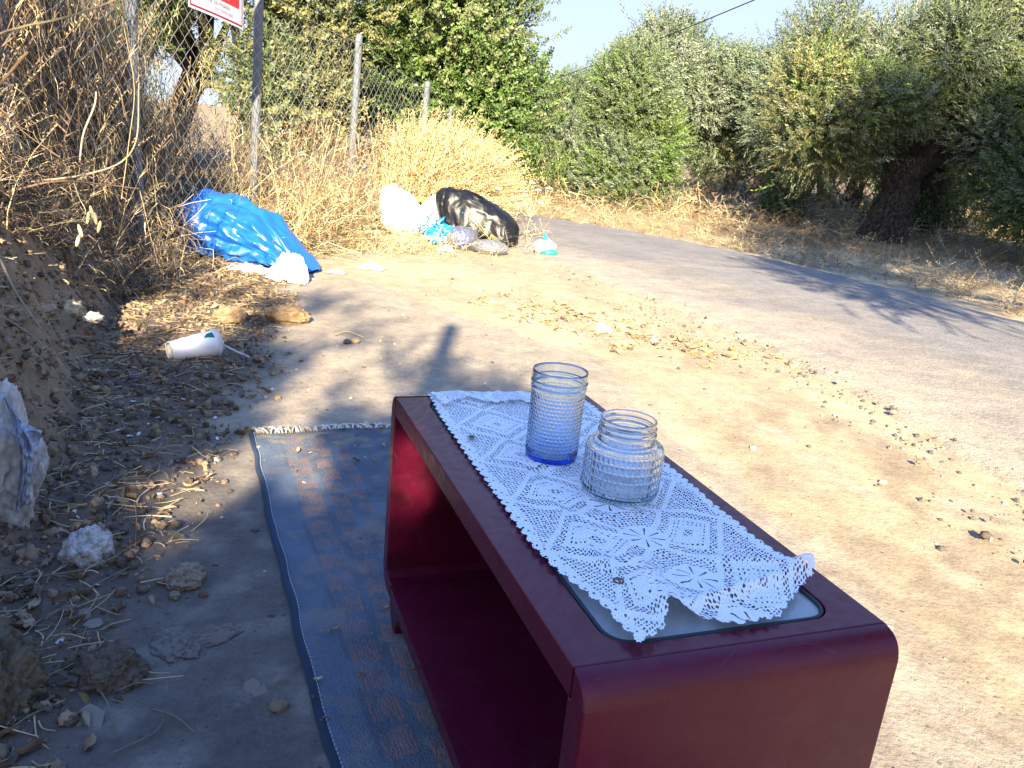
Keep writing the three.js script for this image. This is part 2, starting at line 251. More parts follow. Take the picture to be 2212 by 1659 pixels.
// ---- lace runner
{
  const LW = 0.34, LL = 0.90, cell = 0.0058;
  const P = 0.150;
  const open = (a, b) => { // a along, b across, metres; is this crochet cell open?
    const bb = Math.abs(b - LW / 2);
    const x = ((a + 0.02) % P + P) % P - P / 2, y = (bb % P) - P / 2 * 0.94;
    const d = (Math.abs(x) + Math.abs(y)) / (P / 2);
    const i = Math.floor(a / cell), j = Math.floor(b / cell);
    if (n2(i * 7.31, j * 5.77) > 0.78) return 0;
    if (bb > LW / 2 - 0.022) return (i + 2 * j) % 7 === 0 ? 1 : 0;
    const fl = Math.hypot(((a + 0.06) % 0.11) - 0.055, b - LW / 2);
    if (a < 0.42 && fl < 0.036) return 0;
    if (d > 1.16) return (i + j) % 3 !== 0 ? 1 : 0.35;
    if (d > 0.98) return 0;
    if (d > 0.72) return 1;
    if (d > 0.56) return 0;
    if (d > 0.40) return (i + j) % 2 ? 1 : 0;
    if (d > 0.16) return 0;
    return 1;
  };
  const W = 2048, H = 768;
  const alpha = tex(W, H, (u, v) => {
    const a0 = u * LL, b0 = v * LW, wob = 0.0011 * n2(a0 * 90, b0 * 90), a = a0 + 0.004 * n2(a0 * 7, b0 * 7), b = b0 + 0.0035 * n2(a0 * 8 + 50, b0 * 8);
    const e = Math.min(b0, LW - b0), sc = 0.0055 * Math.abs(Math.sin(a * Math.PI / 0.021)) + 0.002 * Math.abs(Math.sin(a * Math.PI / 0.005));
    const e2 = Math.min(a0, LL - a0), sc2 = 0.006 * Math.abs(Math.sin(b * Math.PI / 0.021)) + 0.002 * Math.abs(Math.sin(b * Math.PI / 0.005));
    if (e < 0.010 - sc || e2 < 0.010 - sc2) return [0];
    const o = open(a, b), fa = ((a + wob) / cell) % 1, fb = ((b + wob * 1.3) / cell) % 1;
    const fl = [((a + 0.06) % 0.11) - 0.055, b - LW / 2], fr = Math.hypot(fl[0], fl[1]);
    if (a < 0.42 && fr < 0.036) { const pet = Math.cos(Math.atan2(fl[1], fl[0]) * 8); return [pet < -0.9 && fr > 0.008 && fr < 0.03 ? 0 : 1]; }
    const r = Math.hypot(fa - 0.5, fb - 0.5);
    if (o > 0.5) return [r < 0.34 + 0.09 * n2(a * 230, b * 230) ? 0 : 1];
    return [r < (o > 0.2 ? 0.26 : 0.10) + 0.05 * n2(a * 400, b * 400) ? 0 : 1];
  });
  const bump = tex(1024, 384, (u, v) => { const a = u * LL, b = v * LW; return [0.5 + 0.25 * Math.sin(a / cell * Math.PI * 2) * Math.sin(b / cell * Math.PI * 2) + 0.35 * (rnd() - 0.5)]; });
  const L = [[0.036, 0.073], [0.114, 0.065], [0.192, 0.05], [0.268, 0.040], [0.405, 0.043], [0.617, 0.045], [0.752, 0.049], [0.883, 0.06]];
  const Rr = [[0.127, 0.377], [0.233, 0.367], [0.358, 0.373], [0.52, 0.378], [0.753, 0.38], [0.86, 0.378]];
  const F = [[0.073, 0.034], [0.10, 0.044], [0.126, 0.062], [0.146, 0.090], [0.158, 0.074], [0.21, 0.049], [0.266, 0.052], [0.343, 0.108], [0.377, 0.127]];
  const g0 = grid(300, 120, (u, v) => {
    let s, t, y = 0;
    const t0 = mix(0.073, 0.377, v), s0 = lin(F, t0), s1 = mix(0.884, 0.866, v);
    const uf = 0.93; let w = u <= uf ? u / uf : 1 - (u - uf) / uf * 1.25;
    s = mix(s0, s1, w);
    const tl = lin(L, s), tr = lin(Rr, s); t = mix(tl, tr, v);
    if (u > uf) { y += 0.0065 * sm(uf, uf + 0.012, u) + 0.004 * Math.abs(n2(v * 7, 3)); t += (v < 0.5 ? 0.012 : -0.03) * (u - uf) / (1 - uf); s -= 0.02 * n2(v * 3, 9) * (u - uf) / (1 - uf); }
    const fr = sm(0.30, 0.0, w);
    y += 0.0008 + 0.0032 * (0.5 + 0.5 * fbm(s * 16, t * 16, 3)) + 0.003 * Math.max(0, ridge3(s * 6, t * 6, 2, 2));
    y += fr * 1.7 * (0.010 * Math.exp(-Math.pow((t - 0.148 - 0.25 * w * 0.3) / 0.016, 2)) + 0.008 * Math.exp(-Math.pow((s - 0.112 - 0.22 * (t - 0.24)) / 0.011, 2)) * sm(0.13, 0.2, t) + 0.007 * Math.exp(-Math.pow((s - 0.16 - 0.5 * (0.33 - t)) / 0.014, 2)) * sm(0.22, 0.3, t) + 0.004 * (0.5 + 0.5 * fbm(s * 26, t * 26, 3)));
    y += 0.004 * fr * sm(0.25, 0, v);
    return [t, TH + 0.0015 + y, -s];
  });
  const u = g0.attributes.uv;
  const m = std([0.87, 0.87, 0.87], { alphaMap: alpha, alphaTest: 0.5, bumpMap: bump, bumpScale: 0.0012, roughness: 0.95 });
  const o = part('lace_runner', g0, m); o.position.set(...TP); o.rotation.y = TT;
  tag(o, 'white crocheted lace runner with scalloped edge spread over the red table', 'lace');
}
// ---- jars
function lathe(prof, seg, bump) { // prof: [r, y, k]; k scales the relief
  return grid(seg, prof.length - 1, (a, b) => { const i = Math.round(b * (prof.length - 1)), [r, y, k] = prof[i]; const R = r + (k ? k * bump(a, y) : 0), t = -a * 2 * Math.PI; return [R * Math.cos(t), y, R * Math.sin(t)]; }, true);
}
const onTable = (s, t, y = 0) => V(t, y, -s).applyAxisAngle(V(0, 1, 0), TT).add(V(...TP));
const dense = (rows, n) => { const out = []; for (let i = 0; i < rows.length - 1; i++) { const k = n(rows[i], rows[i + 1]); for (let j = 0; j < k; j++) { const f = j / k; out.push(rows[i].map((x, q) => mix(x, rows[i + 1][q], f))); } } out.push(rows[rows.length - 1]); return out; };
const byLen = (a, b) => Math.max(1, Math.ceil(Math.hypot(a[0] - b[0], a[1] - b[1]) / 0.0012));
{
  const p = onTable(0.548, 0.186);
  const prof = dense([[0.0001, 0.002, 0], [0.030, 0.0015, 0], [0.0375, 0, 0], [0.0415, 0.003, 0], [0.0425, 0.009, 0.2], [0.0428, 0.013, 1], [0.0432, 0.112, 1], [0.0436, 0.117, 0], [0.0448, 0.1195, 0], [0.0448, 0.122, 0], [0.0438, 0.124, 0], [0.0438, 0.127, 0], [0.0455, 0.1285, 0], [0.0455, 0.131, 0], [0.0440, 0.1325, 0], [0.0442, 0.146, 0], [0.0435, 0.148, 0], [0.0418, 0.1475, 0], [0.0412, 0.145, 0], [0.0405, 0.12, 0], [0.0392, 0.020, 0], [0.0365, 0.009, 0], [0.028, 0.0055, 0], [0.0001, 0.005, 0]], byLen);
  const hammered = (a, y) => { const row = y / 0.0062, r0 = Math.floor(row), n = 40, c = a * n + (r0 % 2) * 0.5; const fx = c - Math.floor(c) - 0.5, fy = row - r0 - 0.5, id = n2(Math.floor(c) * 3.7, r0 * 5.1); return -0.0013 * (1 + 0.5 * id) * Math.max(0, 1 - 4 * (fx * fx + fy * fy)); };
  const o = part('blue_jar', lathe(prof, 240, hammered), phy([1, 1, 1], { roughness: 0.10, transmission: 1, thickness: 0.01, ior: 1.47, attenuationColor: rgb(0.40, 0.62, 0.95), attenuationDistance: 0.013, side: THREE.FrontSide }));
  o.position.set(p.x, TH + 0.0045, p.z); tag(o, 'tall empty blue glass jar with hammered dimples on the lace', 'jar');
}
{
  const p = onTable(0.405, 0.238);
  const prof = dense([[0.0001, 0.002, 0], [0.035, 0.0015, 0], [0.050, 0, 0], [0.0545, 0.003, 0], [0.0565, 0.008, 0.5], [0.0570, 0.012, 1], [0.0575, 0.070, 1], [0.0570, 0.0745, 0], [0.0555, 0.078, 0], [0.052, 0.0805, 0], [0.0455, 0.0815, 0], [0.0418, 0.083, 0], [0.0400, 0.086, 0], [0.0400, 0.092, 0], [0.0425, 0.094, 0], [0.0435, 0.0965, 0], [0.0425, 0.099, 0], [0.0405, 0.1005, 0], [0.0405, 0.103, 0], [0.0425, 0.1045, 0], [0.0425, 0.1065, 0], [0.0405, 0.108, 0], [0.0405, 0.113, 0], [0.0415, 0.115, 0], [0.0408, 0.1168, 0], [0.0388, 0.117, 0], [0.0376, 0.115, 0], [0.0370, 0.086, 0], [0.0385, 0.0795, 0], [0.046, 0.0775, 0], [0.0515, 0.0745, 0], [0.0532, 0.070, 0], [0.0528, 0.014, 0], [0.049, 0.0085, 0], [0.035, 0.007, 0], [0.0001, 0.0065, 0]], byLen);
  const ribs = (a, y) => { const n = 46, row = (y - 0.010) / 0.0126, fy = row - Math.floor(row) - 0.5, c = a * n, fx = c - Math.floor(c) - 0.5; return 0.0016 * Math.max(0, 1 - Math.pow(Math.abs(fx) / 0.42, 3)) * Math.max(0, 1 - Math.pow(Math.abs(fy) / 0.46, 5)) - 0.0006; };
  const o = part('clear_jar', lathe(prof, 276, ribs), phy([1, 1, 1], { roughness: 0.08, transmission: 1, thickness: 0.01, ior: 1.48, attenuationColor: rgb(0.80, 0.90, 0.97), attenuationDistance: 0.02, side: THREE.FrontSide }));
  o.position.set(p.x, TH + 0.0045, p.z); tag(o, 'squat clear glass jar with ribbed body and threaded neck on the lace', 'jar');
}
for (const [s, t, sz, lb] of [[0.637, 0.078, 0.007, 'tiny tan crumb of dry leaf on the lace near the far table edge'], [0.163, 0.115, 0.008, 'dark brown crumb of dry leaf on the lace near the near corner']]) {
  const q = onTable(s, t, TH + 0.0085), g = grid(5, 5, (a, b) => [(a - 0.5) * sz * 2 * (1 - 0.4 * Math.abs(b - 0.5)), 0.002 * n2(a * 3 + s * 20, b * 3), (b - 0.5) * sz * 1.6]);
  const o = part('leaf_crumb', g, std([0.16, 0.11, 0.06])); o.position.copy(q); o.rotation.y = s * 9; tag(o, lb, 'leaf');
}
// ---- rug
{
  const RW = 0.74, S0 = -0.05, S1 = 2.0, T0 = -0.20;
  const edge = s => lin([[-0.1, -0.14], [0.51, -0.150], [0.746, -0.166], [1.084, -0.176], [1.554, -0.194], [2.0, -0.202]], s) + 0.004 * n2(s * 4, 1);
  const map = tex(1024, 2048, (u, v) => {
    const x = u * RW, s = v * (S1 - S0);
    let c = [0.078, 0.108, 0.145];
    const wv = 0.86 + 0.22 * (((Math.floor(x / 0.0024) + Math.floor(s / 0.0036)) % 2) ? 1 : 0) + 0.3 * (rnd() - 0.5);
    const blotch = fbm(x * 9, s * 5, 4);
    c = lerp3(c, [0.105, 0.145, 0.195], sm(0, 0.5, blotch)); c = lerp3(c, [0.045, 0.07, 0.105], sm(0.05, -0.5, blotch) * 0.6);
    if (x < 0.075) c = lerp3(c, [0.105, 0.15, 0.21], 0.5);
    const cols = [[0.085, 0.060], [0.165, 0.050], [0.235, 0.036]];
    cols.forEach(([x0, w], k) => { if (x > x0 && x < x0 + w) { const r = s / 0.088 + k * 0.37, fr = r - Math.floor(r), sk = n2(Math.floor(r) * 3.1, k * 7.3); const thread = Math.abs(((x - x0 + 0.0012 * n2(s * 30, k)) / 0.0075) % 1 - 0.5) < 0.34; const wob = 0.10 * n2(Math.floor((x - x0) / 0.0075) * 1.7, Math.floor(r) * 2.3 + k); if (fr > 0.06 + 0.05 * sk + wob && fr < 0.80 + 0.14 * sk + wob && thread) c = lerp3(c, [0.34, 0.145, 0.095], clamp(0.50 + 0.4 * n2(x * 150, s * 40) + 0.7 * fbm(x * 14, s * 7, 3))); } });
    const dirt = sm(0.12, 0.5, fbm(x * 6 + 30, s * 6, 4)); c = lerp3(c, [0.21, 0.19, 0.15], 0.12 + 0.45 * dirt);
    if (s > 1.72) c = lerp3(c, [0.27, 0.235, 0.15], 0.75 * sm(0.0, 0.45, fbm(x * 8 + 3, s * 9 + 2, 3)) * sm(1.72, 1.98, s));
    const k = wv; return [c[0] * k, c[1] * k, c[2] * k].map(q => q <= 0.0031308 ? 12.92 * q : 1.055 * Math.pow(q, 1 / 2.4) - 0.055);
  }, true);
  const bmp = tex(512, 1024, () => [rnd()]);
  const g = thing('woven_rug', 'faded blue woven rug with broken orange stripes and pale fringe under the table', 'rug', TP, TT);
  const toW = (t, s) => { const p = V(t, 0, -s).applyAxisAngle(V(0, 1, 0), TT); return gy(p.x + TP[0], p.z + TP[2]); };
  const top = grid(60, 170, (u, v) => { const s = mix(S0, S1, v) + 0.006 * n2(u * 3, 5) * sm(0.9, 1, v), e = edge(s), t = mix(e, T0 + RW, u); return [t, toW(t, s) + 0.007 + 0.003 * fbm(t * 7, s * 5, 2) - 0.006 * sm(0.014, 0, u) - 0.004 * sm(0.99, 1, v), -s]; });
  part('weave', top, std([1, 1, 1], { map, bumpMap: bmp, bumpScale: 0.004, roughness: 0.98 }), g);
  // bound edge strip and its white stitched line
  part('edge_binding', grid(4, 170, (u, v) => { const s = mix(S0, S1, v), e = edge(s), t = e - 0.010 + 0.016 * u; return [t, toW(t, s) + 0.0055 + 0.0045 * Math.sin(u * Math.PI) + 0.002 * n2(s * 20, 3), -s]; }), std([0.045, 0.085, 0.15], { bumpMap: bmp, bumpScale: 0.003 }), g);
  const st = []; for (let k = 0; k < 190; k++) { const s = mix(S0, S1, k / 190), e = edge(s); const dz = 0.004; const a = V(e + 0.006, toW(e, s) + 0.0105, -s), b = V(e + 0.0065, toW(e, s) + 0.0105, -s - dz * 1.6); st.push(tube([a, V((a.x + b.x) / 2, a.y + 0.001, (a.z + b.z) / 2), b], 0.0009, 0.0009, 4, 3)); }
  tag(part('stitching', mergeGeometries(st), std([0.42, 0.45, 0.5]), g), 'pale running stitch along the rug edge', null, null, 'stuff');
  const fm = [std([0.55, 0.50, 0.40]), std([0.42, 0.36, 0.27]), std([0.62, 0.58, 0.50])];
  for (let k = 0; k < 74; k++) { // knotted fringe cords along the far end
    const t = mix(-0.195, 0.52, k / 73) + rr(-0.004, 0.004), l = rr(0.035, 0.06), sk = rr(-0.05, 0.05), y = toW(t, S1) + 0.008;
    const pts = [V(t, y + 0.001, -S1 + 0.012), V(t + sk * 0.2, y + 0.004, -S1 - 0.006), V(t + sk * 0.6, y + rr(0.001, 0.006), -S1 - l * 0.5), V(t + sk, toW(t + sk, S1 + l) + 0.004, -S1 - l * 0.8)];
    part('fringe_cord', tube(pts, 0.0036, 0.0026, 5, 7), pick(fm), g);
  }
}
// ---------------------------------------------------------------- trees
const barkTex = tex(512, 512, (u, v) => { const k = 0.62 + 0.3 * tile(7, u, v * 0.5) + 0.25 * (rnd() - 0.5) + 0.2 * n2(u * 60, v * 9); return [k, k * 0.97, k * 0.92]; }, true);
const barkBump = tex(512, 512, (u, v) => [0.5 + 0.35 * n2(u * 40, v * 7) + 0.25 * n2(u * 90, v * 30)]);
const bark = std([0.135, 0.115, 0.095], { map: barkTex, bumpMap: barkBump, bumpScale: 0.03, roughness: 0.95 });
const leafMat = std([1, 1, 1], { roughness: 0.55 });
function twigGeo(n, len, leafL, leafW, spread, up = 0) { // a twig along +y with n narrow leaves
  const pos = [], idx = [], gs = [];
  for (let i = 0; i < n; i++) {
    const t = (i + 0.4) / n, y = t * len, a = i * 2.4 + rr(-0.5, 0.5), tilt = rr(0.45, 1.0) * spread, L = leafL * rr(0.7, 1.15), w = leafW * rr(0.8, 1.2);
    const d = V(Math.cos(a) * Math.sin(tilt), Math.cos(tilt), Math.sin(a) * Math.sin(tilt)), s = V(-Math.sin(a), rr(-0.5, 0.5), Math.cos(a)).normalize();
    const o = V(0, y, 0), b = pos.length / 3, mid = o.clone().addScaledVector(d, L * 0.5).add(V(0, -0.06 * L, 0)), tip = o.clone().addScaledVector(d, L).add(V(0, -0.16 * L * up, 0));
    for (const p of [o, mid.clone().addScaledVector(s, w / 2), mid.clone().addScaledVector(s, -w / 2), tip]) pos.push(p.x, p.y, p.z);
    idx.push(b, b + 1, b + 2, b + 1, b + 3, b + 2);
  }
  const b = pos.length / 3, r = 0.004; pos.push(-r, 0, 0, r, 0, 0, 0, len, 0); idx.push(b, b + 1, b + 2);
  return geoFrom(pos, idx);
}
const OLIVE = [0, 1, 2].map(() => twigGeo(22, 0.36, 0.085, 0.021, 1.0, 1));
const BROAD = [0, 1].map(() => twigGeo(20, 0.28, 0.07, 0.030, 1.15, 1));
const SILVER = [[0.155, 0.19, 0.125], [0.125, 0.16, 0.085], [0.09, 0.13, 0.05], [0.185, 0.21, 0.15]];
const GREEN = [[0.085, 0.145, 0.03], [0.115, 0.17, 0.04], [0.07, 0.12, 0.028], [0.15, 0.18, 0.07]];
const MIXED = [[0.105, 0.14, 0.055], [0.08, 0.125, 0.04], [0.13, 0.155, 0.08], [0.175, 0.175, 0.065]];
function up2(d) { return new THREE.Quaternion().setFromUnitVectors(V(0, 1, 0), d.clone().normalize()); }
function tree(name, label, x, z, o) { // o: crown boxes [[cx, cy, cz, rx, ry, rz, lobes]], n twigs, pal, trunk radius
  const y0 = gy(x, z), g = thing(name, label, 'tree', [x, y0, z], 0, o.group);
  const r = o.r ?? 0.25, th = o.th ?? 1.3, lean = o.lean ?? [0, 0];
  // gnarled trunk
  const trunk = grid(26, 26, (u, v) => {
    const a = u * 2 * Math.PI, y = v * th, fl = 1 + 0.75 * Math.pow(1 - v, 3) + 0.35 * v * v * 0.6;
    const R = r * fl * (1 + 0.22 * fbm3(Math.cos(a) * 1.4 + x, Math.sin(a) * 1.4, v * 2.2, 3) + 0.10 * ridge3(Math.cos(a) * 3, Math.sin(a) * 3 + z, v * 3, 2));
    return [lean[0] * v + 0.12 * r * Math.sin(v * 5 + x) + R * Math.cos(a), y - 0.08, lean[1] * v + R * Math.sin(a)];
  }, true);
  const tk = part('trunk', trunk, bark, g);
  const lobes = [], limbs = [], inst = [];
  for (const [cx, cy, cz, rx, ry, rz, nl] of o.crown) for (let i = 0; i < nl * (o.full ? 1 : 0.62); i++) {
    let d; do d = V(rr(-1, 1), rr(-1, 1), rr(-1, 1)); while (d.lengthSq() > 1 || d.lengthSq() < (o.full ? 0.1 : 0.3));
    const q = V(cx + d.x * rx, cy + d.y * ry, cz + d.z * rz); lobes.push([q, (o.lobe ?? 0.62) * rr(0.6, 1.4), V(cx, cy - ry * 0.3, cz)]);
  }
  const top = V(lean[0], th - 0.12, lean[1]), nl = Math.min(lobes.length, o.limbs ?? 14);
  for (let i = 0; i < nl; i++) { const q = lobes[Math.floor(i * lobes.length / nl)][0]; const m = top.clone().lerp(q, 0.45).add(V(rr(-0.2, 0.2), rr(0, 0.3), rr(-0.2, 0.2))); limbs.push(tube([top.clone().add(V(rr(-0.5, 0.5) * r, -0.25, rr(-0.5, 0.5) * r)), m, q], r * rr(0.35, 0.55), 0.012, 6, 8)); }
  for (const l of limbs) part('limb', l, bark, tk);
  const per = Math.ceil(o.n / lobes.length), list = [[], [], []];
  for (const [q, R, cc] of lobes) {
    const tone = pick(o.pal), bright = rr(0.85, 1.15);
    for (let i = 0; i < per; i++) {
      let d; do d = V(rr(-1, 1), rr(-1, 1), rr(-1, 1)); while (d.lengthSq() > 1 || d.lengthSq() < 0.05);
      const len = d.length(); d.divideScalar(len);
      const p = q.clone().addScaledVector(d, R * (rnd() < 0.07 ? rr(1.0, 1.5) : 1) * Math.pow(len, 0.5) * (1 + 0.25 * n3(q.x + d.x * 2, q.y + d.y * 2, q.z + d.z * 2)));
      p.y = p.y < (o.floor ?? -9) ? (o.floor ?? -9) + rr(0, 0.3) : p.y;
      const dir = d.multiplyScalar(0.8).add(V(0, o.droop ?? 0.35, 0)).add(V(rr(-0.5, 0.5), rr(-0.5, 0.5), rr(-0.5, 0.5)));
      if (o.keep && !o.keep(p.clone().addScaledVector(dir.clone().normalize(), 0.11).add(g.position))) continue;
      const c = rnd() < 0.8 ? tone : pick(o.pal);
      list[Math.floor(rnd() * (o.geo ?? OLIVE).length)].push({ p, q: up2(dir), s: rr(0.7, 1.2) * (o.scale ?? 1), c: vary([c[0] * bright, c[1] * bright, c[2] * bright], 0.18) });
    }
  }
  (o.geo ?? OLIVE).forEach((ge, i) => { if (list[i].length) instanced('crown', ge, leafMat, list[i], g); });
  return g;
}
// left of the lane, behind the fence
tree('broadleaf_tree', 'tall dense dark green tree behind the far end of the fence', -2.3, -14.0, { r: 0.17, th: 1.4, n: 9500, pal: GREEN, geo: BROAD, scale: 1.15, lobe: 0.55, crown: [[0.2, 2.7, 0, 1.5, 1.4, 1.2, 44], [1.4, 1.35, 0.3, 0.65, 0.75, 0.6, 14], [0.6, 1.0, 0.6, 1.0, 0.6, 0.6, 12], [-0.7, 1.6, 0.8, 0.8, 0.8, 0.6, 12]] });
tree('broadleaf_tree', 'yellow green tree behind the middle of the wire fence', -3.9, -11.6, { r: 0.12, th: 1.2, n: 4200, pal: MIXED, geo: BROAD, scale: 1.0, lobe: 0.5, crown: [[0.5, 2.2, 0, 0.9, 1.2, 0.7, 22], [0.9, 1.1, 0.4, 0.7, 0.6, 0.5, 10]] });
tree('olive_tree', 'dark leafy tree with a leaning limb behind the sign', -5.6, -12.6, { r: 0.16, th: 1.5, lean: [0.7, 0], n: 3400, pal: MIXED, lobe: 0.5, crown: [[0.3, 2.9, 0, 1.2, 0.8, 0.9, 18], [-0.8, 2.2, 0, 0.7, 0.8, 0.8, 10]] });
tree('olive_tree', 'shaded olive tree behind the brown reeds at the left', -6.6, -10.2, { r: 0.16, th: 1.3, n: 3600, pal: GREEN, lobe: 0.5, crown: [[0.2, 2.0, 0, 1.5, 1.3, 1.0, 22]] });
// beyond the lane
tree('olive_tree', 'distant small olive tree in the gap beneath the open sky', 0.8, -22.6, { r: 0.16, th: 0.9, n: 5200, pal: SILVER, lobe: 0.45, crown: [[0, 1.55, 0, 0.9, 0.8, 0.8, 22], [-1.3, 1.1, 0, 0.9, 0.7, 0.8, 14], [1.0, 1.2, 0, 0.9, 0.7, 0.8, 12]] });
tree('olive_tree', 'rounded olive tree with foliage down to the verge grass', 1.38, -13.3, { r: 0.12, th: 0.8, n: 8500, pal: [SILVER[0], SILVER[1], GREEN[1], GREEN[0], MIXED[0]], floor: 0.02, scale: 0.75, lobe: 0.30, crown: [[0.1, 1.15, 0, 0.42, 0.72, 0.45, 34], [0.1, 0.5, 0.2, 0.5, 0.35, 0.45, 20], [0, 1.75, 0, 0.22, 0.3, 0.3, 8]] });
tree('olive_tree', 'tall pale olive tree rising behind the rounded one', 2.45, -17.6, { r: 0.2, th: 1.2, n: 11000, pal: SILVER, lobe: 0.45, crown: [[0, 2.3, 0, 1.0, 0.95, 0.9, 34], [1.0, 1.9, 0.3, 0.75, 0.7, 0.7, 18], [-0.5, 1.5, 0.3, 0.6, 0.6, 0.6, 12], [-0.1, 3.0, 0, 0.45, 0.35, 0.4, 8]] });
tree('olive_tree', 'silvery olive tree with a sunlit leaning trunk beyond the lane', 4.3, -16.4, { r: 0.2, th: 1.15, lean: [0.25, 0], n: 9500, pal: SILVER, lobe: 0.45, crown: [[0.9, 2.25, 0, 1.15, 0.65, 0.9, 30], [0.6, 1.7, 0.4, 0.7, 0.35, 0.5, 10], [1.6, 1.8, 0.3, 0.7, 0.4, 0.5, 10]] });
tree('olive_tree', 'large olive tree with a thick dark trunk at the right', 4.9, -11.7, { r: 0.21, th: 1.2, lean: [0.1, 0], n: 14000, pal: [...SILVER, ...MIXED, GREEN[1]], scale: 0.72, lobe: 0.42, limbs: 24, crown: [[-0.9, 2.0, 0.3, 0.9, 0.62, 0.7, 24], [0.9, 2.6, 0.1, 1.35, 0.95, 0.9, 32], [1.5, 1.55, 0.5, 0.8, 0.5, 0.6, 18], [-1.5, 1.35, 0.4, 0.4, 0.2, 0.3, 6]] });
tree('olive_tree', 'olive tree cut by the right edge with yellowing leaves', 7.4, -11.2, { r: 0.2, th: 1.1, n: 11000, pal: [...MIXED, GREEN[1], GREEN[0]], scale: 0.78, lobe: 0.42, crown: [[-0.3, 2.3, 0.3, 1.2, 1.2, 0.9, 26], [-0.8, 1.0, 0.7, 0.7, 0.45, 0.5, 12]] });
tree('olive_tree', 'bushy olive filling the gap right of the thick trunk', 6.5, -13.9, { r: 0.2, th: 1.1, n: 8000, pal: [...MIXED, ...SILVER], scale: 0.85, lobe: 0.45, crown: [[0, 2.1, 0, 1.2, 0.8, 0.9, 30]] });
let gi = 0;
for (const [x, z, s, lb] of [[9.2, -18.2, 0.9, 'dark olive trunk deep in the grove nearest the right edge'], [7.2, -19.5, 0.9, 'shaded olive tree in the grove behind the thick trunk'], [11.4, -17.5, 0.9, 'forked olive in deep shade at the far right of the grove'], [5.2, -22.5, 0.85, 'olive deep in the grove behind the sunlit trunk'], [2.2, -26.5, 0.8, 'olive far back behind the tall pale crown'], [8.6, -25, 1.0, 'olive at the back of the grove on the right'], [12.8, -24.5, 1.0, 'rearmost olive at the right of the grove'], [-1.4, -25, 0.7, 'olive far down the lane behind the dark green tree']])
  tree('olive_tree', lb, x, z, { r: 0.17 * s, th: 1.3 * s, lean: [0.3 * Math.sin(gi++ * 2.1), 0], n: 4200, pal: [...SILVER, ...MIXED], scale: 1.1, group: 'olive trees in the grove', crown: [[0, 2.3 * s, 0, 1.7 * s, 0.95 * s, 1.5 * s, 26], [0.3, 1.35 * s, -0.8, 1.6 * s, 0.45, 0.9, 14]] });
// behind the photographer: an olive added in place of the viewer's shadow on the table, and the crowns shading the left verge and the far side of the lane
const HOLES = [[-0.181, 0.378, -1.507, 0.03], [-0.15, 0.35, -1.52, 0.03], [-0.169, 0.313, -1.512, 0.035], [-0.192, 0.264, -1.502, 0.035], [-0.208, 0.2, -1.496, 0.03], [0.37, 0.499, -0.853, 0.0], [0.285, 0.499, -1.04, -0.01], [-0.823, 0, -2.09, 0.07], [-0.77, 0, -1.9, 0.06], [-0.698, 0, -2.33, 0.07], [-0.61, 0, -2.25, 0.05], [-0.754, 0, -2.764, 0.06], [-0.80, 0, -3.0, 0.05], [-0.773, 0, -3.24, 0.06], [-0.70, 0, -3.42, 0.06], [-1.386, 0.05, -3.46, 0.07], [-1.33, 0.05, -3.3, 0.06], [-0.478, 0, -2.05, 0.03], [-2.05, 0.4, -3.7, 0.2], [-1.9, 0.3, -3.4, 0.16], [-2.2, 0.45, -4.1, 0.2], [-1.75, 0.15, -3.1, 0.1], [-2.0, 0.35, -4.4, 0.14], [-1.5, 0.05, -3.9, 0.12], [-0.5, 0, -3.0, 0.07], [-1.0, 0, -3.9, 0.1]].map(([x, y, z, r]) => [V(x, y, z), r]);  // leaves are left out along the sun rays to these spots, placing lit patches
const gap = p => { for (const [h, r] of HOLES) { const d = p.clone().sub(h), k = d.dot(toSun), q = d.addScaledVector(toSun, -k); if (q.length() < r + 0.06) return false; } return true; };
tree('olive_tree', 'unseen young olive tree added behind the viewpoint to shade the table', -0.05, 2.9, { scale: 0.6, r: 0.09, th: 1.3, n: 10500, pal: SILVER, limbs: 6, lobe: 0.30, full: 1, keep: p => gap(p) && p.x < 0.56 && p.y < lin([[0.02, 3.05], [0.2, 2.84], [0.56, 2.46]], p.x), crown: [[0.06, 2.15, 0, 0.5, 0.6, 0.35, 56], [0.4, 2.1, 0, 0.2, 0.3, 0.4, 26]] });  // added shade caster, crown clipped so its shadow fits the table
tree('olive_tree', 'olive tree behind the viewpoint at the left, dappling the bank', -1.9, 2.4, { r: 0.14, th: 1.3, n: 4600, scale: 0.65, pal: SILVER, limbs: 10, lobe: 0.36, full: 1, keep: gap, crown: [[0.2, 2.3, 0, 1.15, 0.95, 0.7, 24], [-1.0, 2.1, 0, 0.9, 0.9, 0.6, 12], [1.0, 1.7, 0, 0.75, 0.3, 0.45, 26]] });
tree('olive_tree', 'olive tree beside the lane right of the view, shading the far verge', 6.2, -1.8, { r: 0.3, th: 2.2, n: 10000, pal: SILVER, lobe: 0.6, crown: [[-0.2, 4.5, 0, 3.0, 1.75, 1.3, 110], [-3.0, 2.9, 0, 0.4, 0.2, 0.4, 9]], full: 1 });
{ const o = part('wooden_pole', tube([V(-0.20, -0.2, 2.2), V(-0.22, 1.5, 2.2), V(-0.235, 3.16, 2.2)], 0.05, 0.045, 10, 8), bark); tag(o, 'weathered wooden pole standing behind the viewpoint', 'pole'); }

